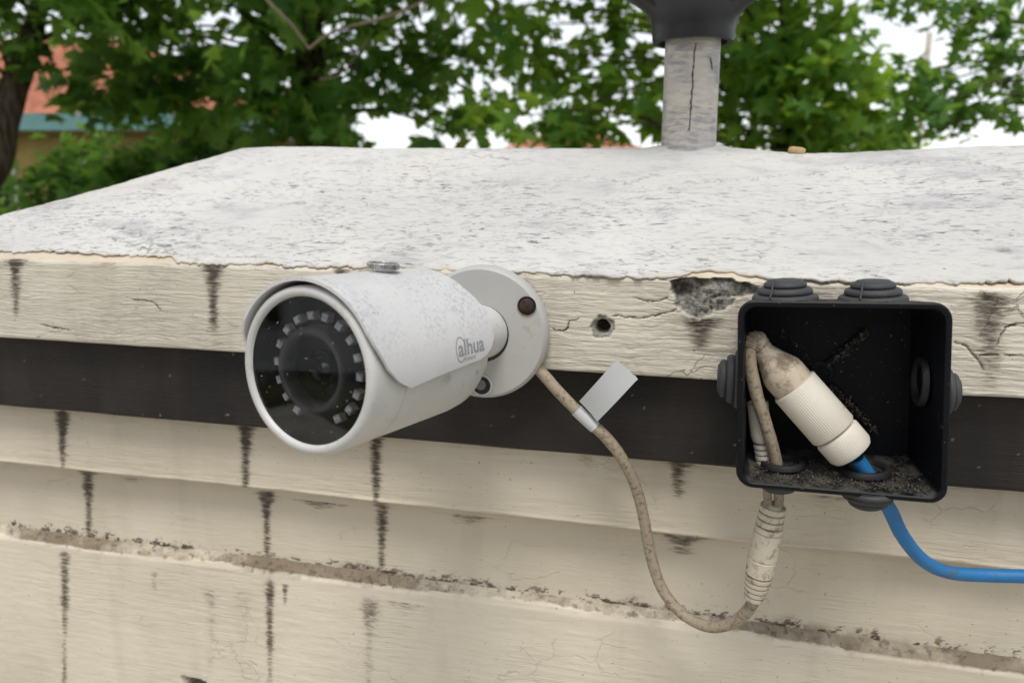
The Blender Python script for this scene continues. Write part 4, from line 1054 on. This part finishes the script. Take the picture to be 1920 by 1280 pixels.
# ------------------------------------------------------------------ trees
def mat_leaf(name, dark, light, trans):
    s = N(name); t = s.attr('tint')
    c = s.mix(t, dark, light); tc = s.mix(t, tuple(x*.55 for x in trans), trans)
    c = s.mix(s.ramp(t, .965, .99), c, (.30, .13, .03))
    d = s.n('ShaderNodeBsdfPrincipled', {'Base Color': c, 'Roughness': .6, 'Specular IOR Level': .18})
    tr = s.n('ShaderNodeBsdfTranslucent', {'Color': tc})
    mx = s.n('ShaderNodeMixShader', {0: .5}); s.t.links.new(d.outputs[0], mx.inputs[1]); s.t.links.new(tr.outputs[0], mx.inputs[2])
    s.t.links.new(mx.outputs[0], s.out.inputs['Surface']); return s.m
M['leaf_dark'] = mat_leaf('deep_green_leaf', (.040, .11, .033), (.13, .26, .045), (.32, .56, .07))
M['leaf_mid'] = mat_leaf('mid_green_leaf', (.045, .13, .040), (.16, .31, .055), (.42, .68, .09))
M['leaf_lite'] = mat_leaf('fresh_green_leaf', (.055, .155, .035), (.20, .36, .05), (.56, .82, .09))
s = N('bark'); M['bark'] = s.bsdf(s.mix(s.ramp(s.noise(1, vec=s.map((40, 40, 8)), detail=5), .35, .65), (.035, .026, .018), (.11, .085, .06)), .9, s.bump(s.noise(1, vec=s.map((50, 50, 9)), detail=5), .8, .02), spec=.1)
s = N('pale_twig'); M['twig'] = s.bsdf(s.mix(s.noise(40), (.09, .07, .05), (.18, .145, .10)), .85, spec=.1)
LT = np.array([(0, .28), (0, 0), (.22, -.05), (.56, .02), (.30, .24), (.68, .50), (.26, .50), (.20, .66), (0, 1.05), (-.20, .66), (-.26, .50), (-.68, .50), (-.30, .24), (-.56, .02), (-.22, -.05)])
LZ = -.22*np.abs(LT[:, 0]) - .18*LT[:, 1]**2
LF = np.array([(0, i, i+1 if i < 14 else 1) for i in range(1, 15)])
def leaves(C0, size, r, out_dir=None):
    n = len(C0)
    up_ = np.tile([0, 0, 1.], (n, 1)); nrm = up_*.75 + r.normal(size=(n, 3))*.55; nrm /= np.linalg.norm(nrm, axis=1)[:, None]
    tip = r.normal(size=(n, 3)); tip[:, 2] = tip[:, 2]*.3-.75
    if out_dir is not None: tip += out_dir*.8
    tip -= nrm*(tip*nrm).sum(1)[:, None]; tip /= np.linalg.norm(tip, axis=1)[:, None]
    sd_ = np.cross(tip, nrm)
    sz = size*np.clip(r.normal(1, .25, n), .5, 1.6)
    V = C0[:, None, :] + sz[:, None, None]*(LT[None, :, :1]*sd_[:, None, :] + LT[None, :, 1:2]*tip[:, None, :] + LZ[None, :, None]*nrm[:, None, :])
    F = (LF[None] + (np.arange(n)*len(LT))[:, None, None]).reshape(-1, 3)
    return V.reshape(-1, 3), F
def tree(name, label, trunk, trad, blobs, D, leaf, mat, seed, dens=1., group='trees behind the pillar', spread=1.0, bark='bark', branchy=1.0, kind_cat='tree'):
    """trunk: list of (px,py,D) for the visible stem (first one is put on the ground); blobs: (px,py,rpx[,dD]) leafy masses at depth D+dD"""
    r = np.random.default_rng(seed)
    tp = [atD(*q) for q in trunk]; g = tp[0].copy(); g[2] = -H; tp = [g]+tp
    t = empty(name, tuple(g), label, kind_cat, group)
    pth = crom(tp, 8); mb = MB(); V, F = tube(pth, trad, 12, wob=.25); mb.add(V, F)
    C0 = []; OD = []; TN = []
    for b in blobs:
        px, py, rp_ = b[:3]; dd = b[3] if len(b) > 3 else 0.
        Dc = D+dd+r.normal()*.25*spread; c = atD(px, py, Dc); R = rp_/FPX*Dc
        # limb from the nearest stem point below the blob
        dist = np.linalg.norm((pth-c)*np.array([1, 1, .7]), axis=1) + 3.0*np.maximum(0, pth[:, 2]-c[2]+.1)
        p0 = pth[np.argmin(dist)]
        if branchy > 0:
            mid_ = (p0*.5+c*.5)+np.array([0, 0, .12*np.linalg.norm(c-p0)])+r.normal(size=3)*.08
            V, F = tube(crom([p0, mid_, c], 6), [max(.012, .035*min(1., R*2))*branchy, .010, .004], 6, wob=.2); mb.add(V, F)
        ncl = max(3, int(dens*7*(rp_/60.)**2*(D/5.)**2*(.11/leaf)**2))
        for k in range(ncl):
            u_ = r.normal(size=3); u_ /= np.linalg.norm(u_); off = u_*R*r.random()**.45*np.array([1, 1.2*spread, .95])
            cc = c+off; nl = r.integers(6, 14)
            if branchy > 0 and r.random() < .35:
                V, F = tube([c+off*.15, c+off*.6+r.normal(size=3)*.02, cc], [.006, .004, .002], 4); mb.add(V, F)
            C0.append(cc + r.normal(size=(nl, 3))*np.array([.10, .10, .075])*(leaf/.11)); OD.append(np.tile(u_, (nl, 1)))
            base_t = r.beta(1.3, 1.6); TN.append(np.clip(base_t+r.normal(size=nl)*.16, 0, .95)*np.where(r.random(nl) < .012, 0, 1)+np.where(r.random(nl) < .006, 1., 0))
    mb.build('trunk', M[bark], t)
    C0 = np.concatenate(C0); OD = np.concatenate(OD); TN = np.clip(np.concatenate(TN), 0, 1)
    V, F = leaves(C0, leaf, r, OD)
    mk('crown', V, F, M[mat], t, smooth=True, attrs={'tint': np.repeat(TN, len(LT))}, kind='stuff')
    return t
def fill(x0, x1, y0, y1, rr, n, seed, dd=.5):
    r = np.random.default_rng(seed); return [(r.uniform(x0, x1), r.uniform(y0, y1), rr*r.uniform(.7, 1.3), r.normal()*dd) for _ in range(n)]

tree('broadleaf_tree', 'dark leaning tree trunk beside the ochre house', [(-40, 420, 5.2), (-5, 300, 5.2), (25, 170, 5.2), (62, 60, 5.2), (95, -90, 5.2), (140, -330, 5.2)], [.13, .10, .09, .085, .07, .05, .03],
     [(10, 40, 70), (-30, 110, 80), (35, 5, 50), (150, -30, 60), (-90, 240, 70), (200, 15, 45), (285, -5, 50), (170, 70, 40)] + fill(-350, 250, -420, -90, 95, 14, 3), 5.1, .12, 'leaf_dark', 11, dens=.6)
tree('broadleaf_tree', 'dense dark tree with a thick trunk between the ochre house and the sky gap', [(585, 420, 6.2), (582, 290, 6.2), (580, 150, 6.2), (578, 20, 6.2), (560, -150, 6.2), (590, -400, 6.2)], [.17, .13, .125, .12, .11, .09, .05],
     [(170, 90, 36), (235, 80, 45), (118, 160, 22), (165, 180, 40), (235, 170, 50), (290, 120, 60), (300, 210, 70), (355, 70, 45), (350, 150, 60), (360, 250, 50), (410, 170, 38), (440, 130, 42), (300, 45, 45), (330, 5, 50),
      (480, 20, 50), (520, 60, 55), (500, 130, 50), (480, 240, 45), (530, 180, 55), (560, 240, 60), (600, 160, 45), (630, 225, 55), (610, 80, 55), (650, 40, 45), (690, 120, 50), (660, 170, 40), (720, 40, 40), (740, 150, 45), (770, 200, 45), (795, 135, 34), (775, 60, 30), (640, 265, 40), (830, 150, 22), (835, 245, 16), (845, 85, 20), (560, -20, 60), (440, -10, 45), (690, -30, 50), (780, -10, 45), (905, 120, 16)]
     + fill(150, 1000, -520, -70, 100, 26, 5, .7), 6.0, .13, 'leaf_mid', 12, dens=1.2)
tree('broadleaf_tree', 'green tree with thin grey branches right behind the lamp post', [(1475, 420, 5.6), (1480, 300, 5.6), (1470, 210, 5.6), (1492, 120, 5.6), (1500, -40, 5.6), (1480, -330, 5.6)], [.08, .05, .045, .04, .038, .03, .02],
     [(935, 195, 26), (905, 220, 16), (945, 105, 30), (1000, 95, 36), (925, 20, 18), (1010, 45, 28), (1040, 140, 50), (1060, 210, 52), (1010, 235, 30), (1110, 150, 52), (1120, 235, 50), (1160, 90, 40), (1190, 180, 55), (1230, 120, 45), (1220, 240, 45), (1060, 5, 32), (1150, 20, 30), (1215, 20, 35),
      (1390, 60, 60), (1380, 150, 60), (1390, 240, 60), (1450, 30, 60), (1470, 110, 60), (1460, 200, 65), (1530, 60, 60), (1540, 140, 60), (1530, 230, 60), (1585, 100, 30), (1590, 215, 40), (1655, 250, 26), (1620, 140, 18), (1540, -10, 45), (1420, -40, 55), (1665, 200, 22), (1480, 265, 50), (1590, 268, 35), (1690, 262, 20)]
     + fill(950, 1560, -480, -110, 90, 18, 7, .7), 5.4, .12, 'leaf_lite', 13, dens=1.2)
tree('broadleaf_tree', 'sparse tree with drooping leaf sprays against the white sky', [(2230, 420, 4.6), (2220, 300, 4.6), (2190, 120, 4.6), (2140, -60, 4.6), (2080, -260, 4.6)], [.11, .09, .08, .07, .05, .03],
     [(1720, 5, 26), (1765, 10, 26), (1800, 35, 24), (1850, 20, 32), (1900, 45, 28), (1855, 78, 14), (1700, 135, 20), (1740, 140, 14), (1790, 165, 22), (1835, 185, 34), (1880, 150, 28), (1770, 225, 26), (1735, 200, 18), (1900, 215, 16), (1810, 205, 18), (1900, 100, 16), (1650, -10, 30), (1720, 165, 16), (1690, 240, 18)]
     + fill(1750, 2400, -400, -110, 60, 16, 9, .5), 4.4, .075, 'leaf_mid', 14, dens=.8, branchy=.5)
shr = 'shrubs below the ochre house'
tree('leafy_shrub', 'dark shrub under the gutter of the ochre house', [(95, 470, 7.4), (90, 380, 7.4)], [.05, .04, .03], [(75, 345, 36), (130, 310, 42), (110, 360, 55), (170, 330, 50), (30, 390, 34), (180, 275, 36), (150, 400, 60), (60, 430, 60)], 7.3, .10, 'leaf_dark', 15, dens=.8, group=shr)
tree('leafy_shrub', 'broad dark shrub between the ochre house and the thick trunk', [(330, 470, 7.0), (325, 380, 7.0)], [.06, .05, .03], [(240, 300, 55), (300, 290, 60), (260, 350, 55), (350, 310, 50), (400, 280, 45), (430, 250, 30), (340, 380, 70), (220, 380, 60), (460, 290, 50), (380, 240, 24)], 6.9, .10, 'leaf_dark', 16, dens=.9, group=shr)
tree('leafy_shrub', 'light green bush low at the right of the middle trees', [(1590, 470, 9.0), (1590, 330, 9.0)], [.06, .05, .03], [(1540, 250, 45), (1600, 240, 45), (1650, 262, 35), (1570, 300, 60), (1640, 310, 50), (1480, 290, 50), (1690, 285, 30)], 9.0, .12, 'leaf_lite', 17, dens=.8, group='bushes at the right')
# bare pale twigs hanging in front of the thick trunk
tw = empty('bare_twig', tuple(atD(580, 90, 3.4)), 'bare forked pale twig hanging in front of the thick dark trunk', 'twig')
for k, lst in enumerate([[(470, -60, 3.5), (500, 0, 3.45), (545, 45, 3.4), (579, 92, 3.4)], [(579, 92, 3.4), (625, 60, 3.45), (700, 40, 3.5), (770, 15, 3.6), (850, -30, 3.7)], [(650, 130, 3.6), (690, 75, 3.55), (640, 138, 3.6), (600, 150, 3.65)]]):
    V, F = tube(crom([atD(*q) for q in lst], 8), [.0075, .0065, .005] if k < 2 else [.003, .003, .004], 8, wob=.3); mk('twig_arm', V, F, M['twig'], tw)
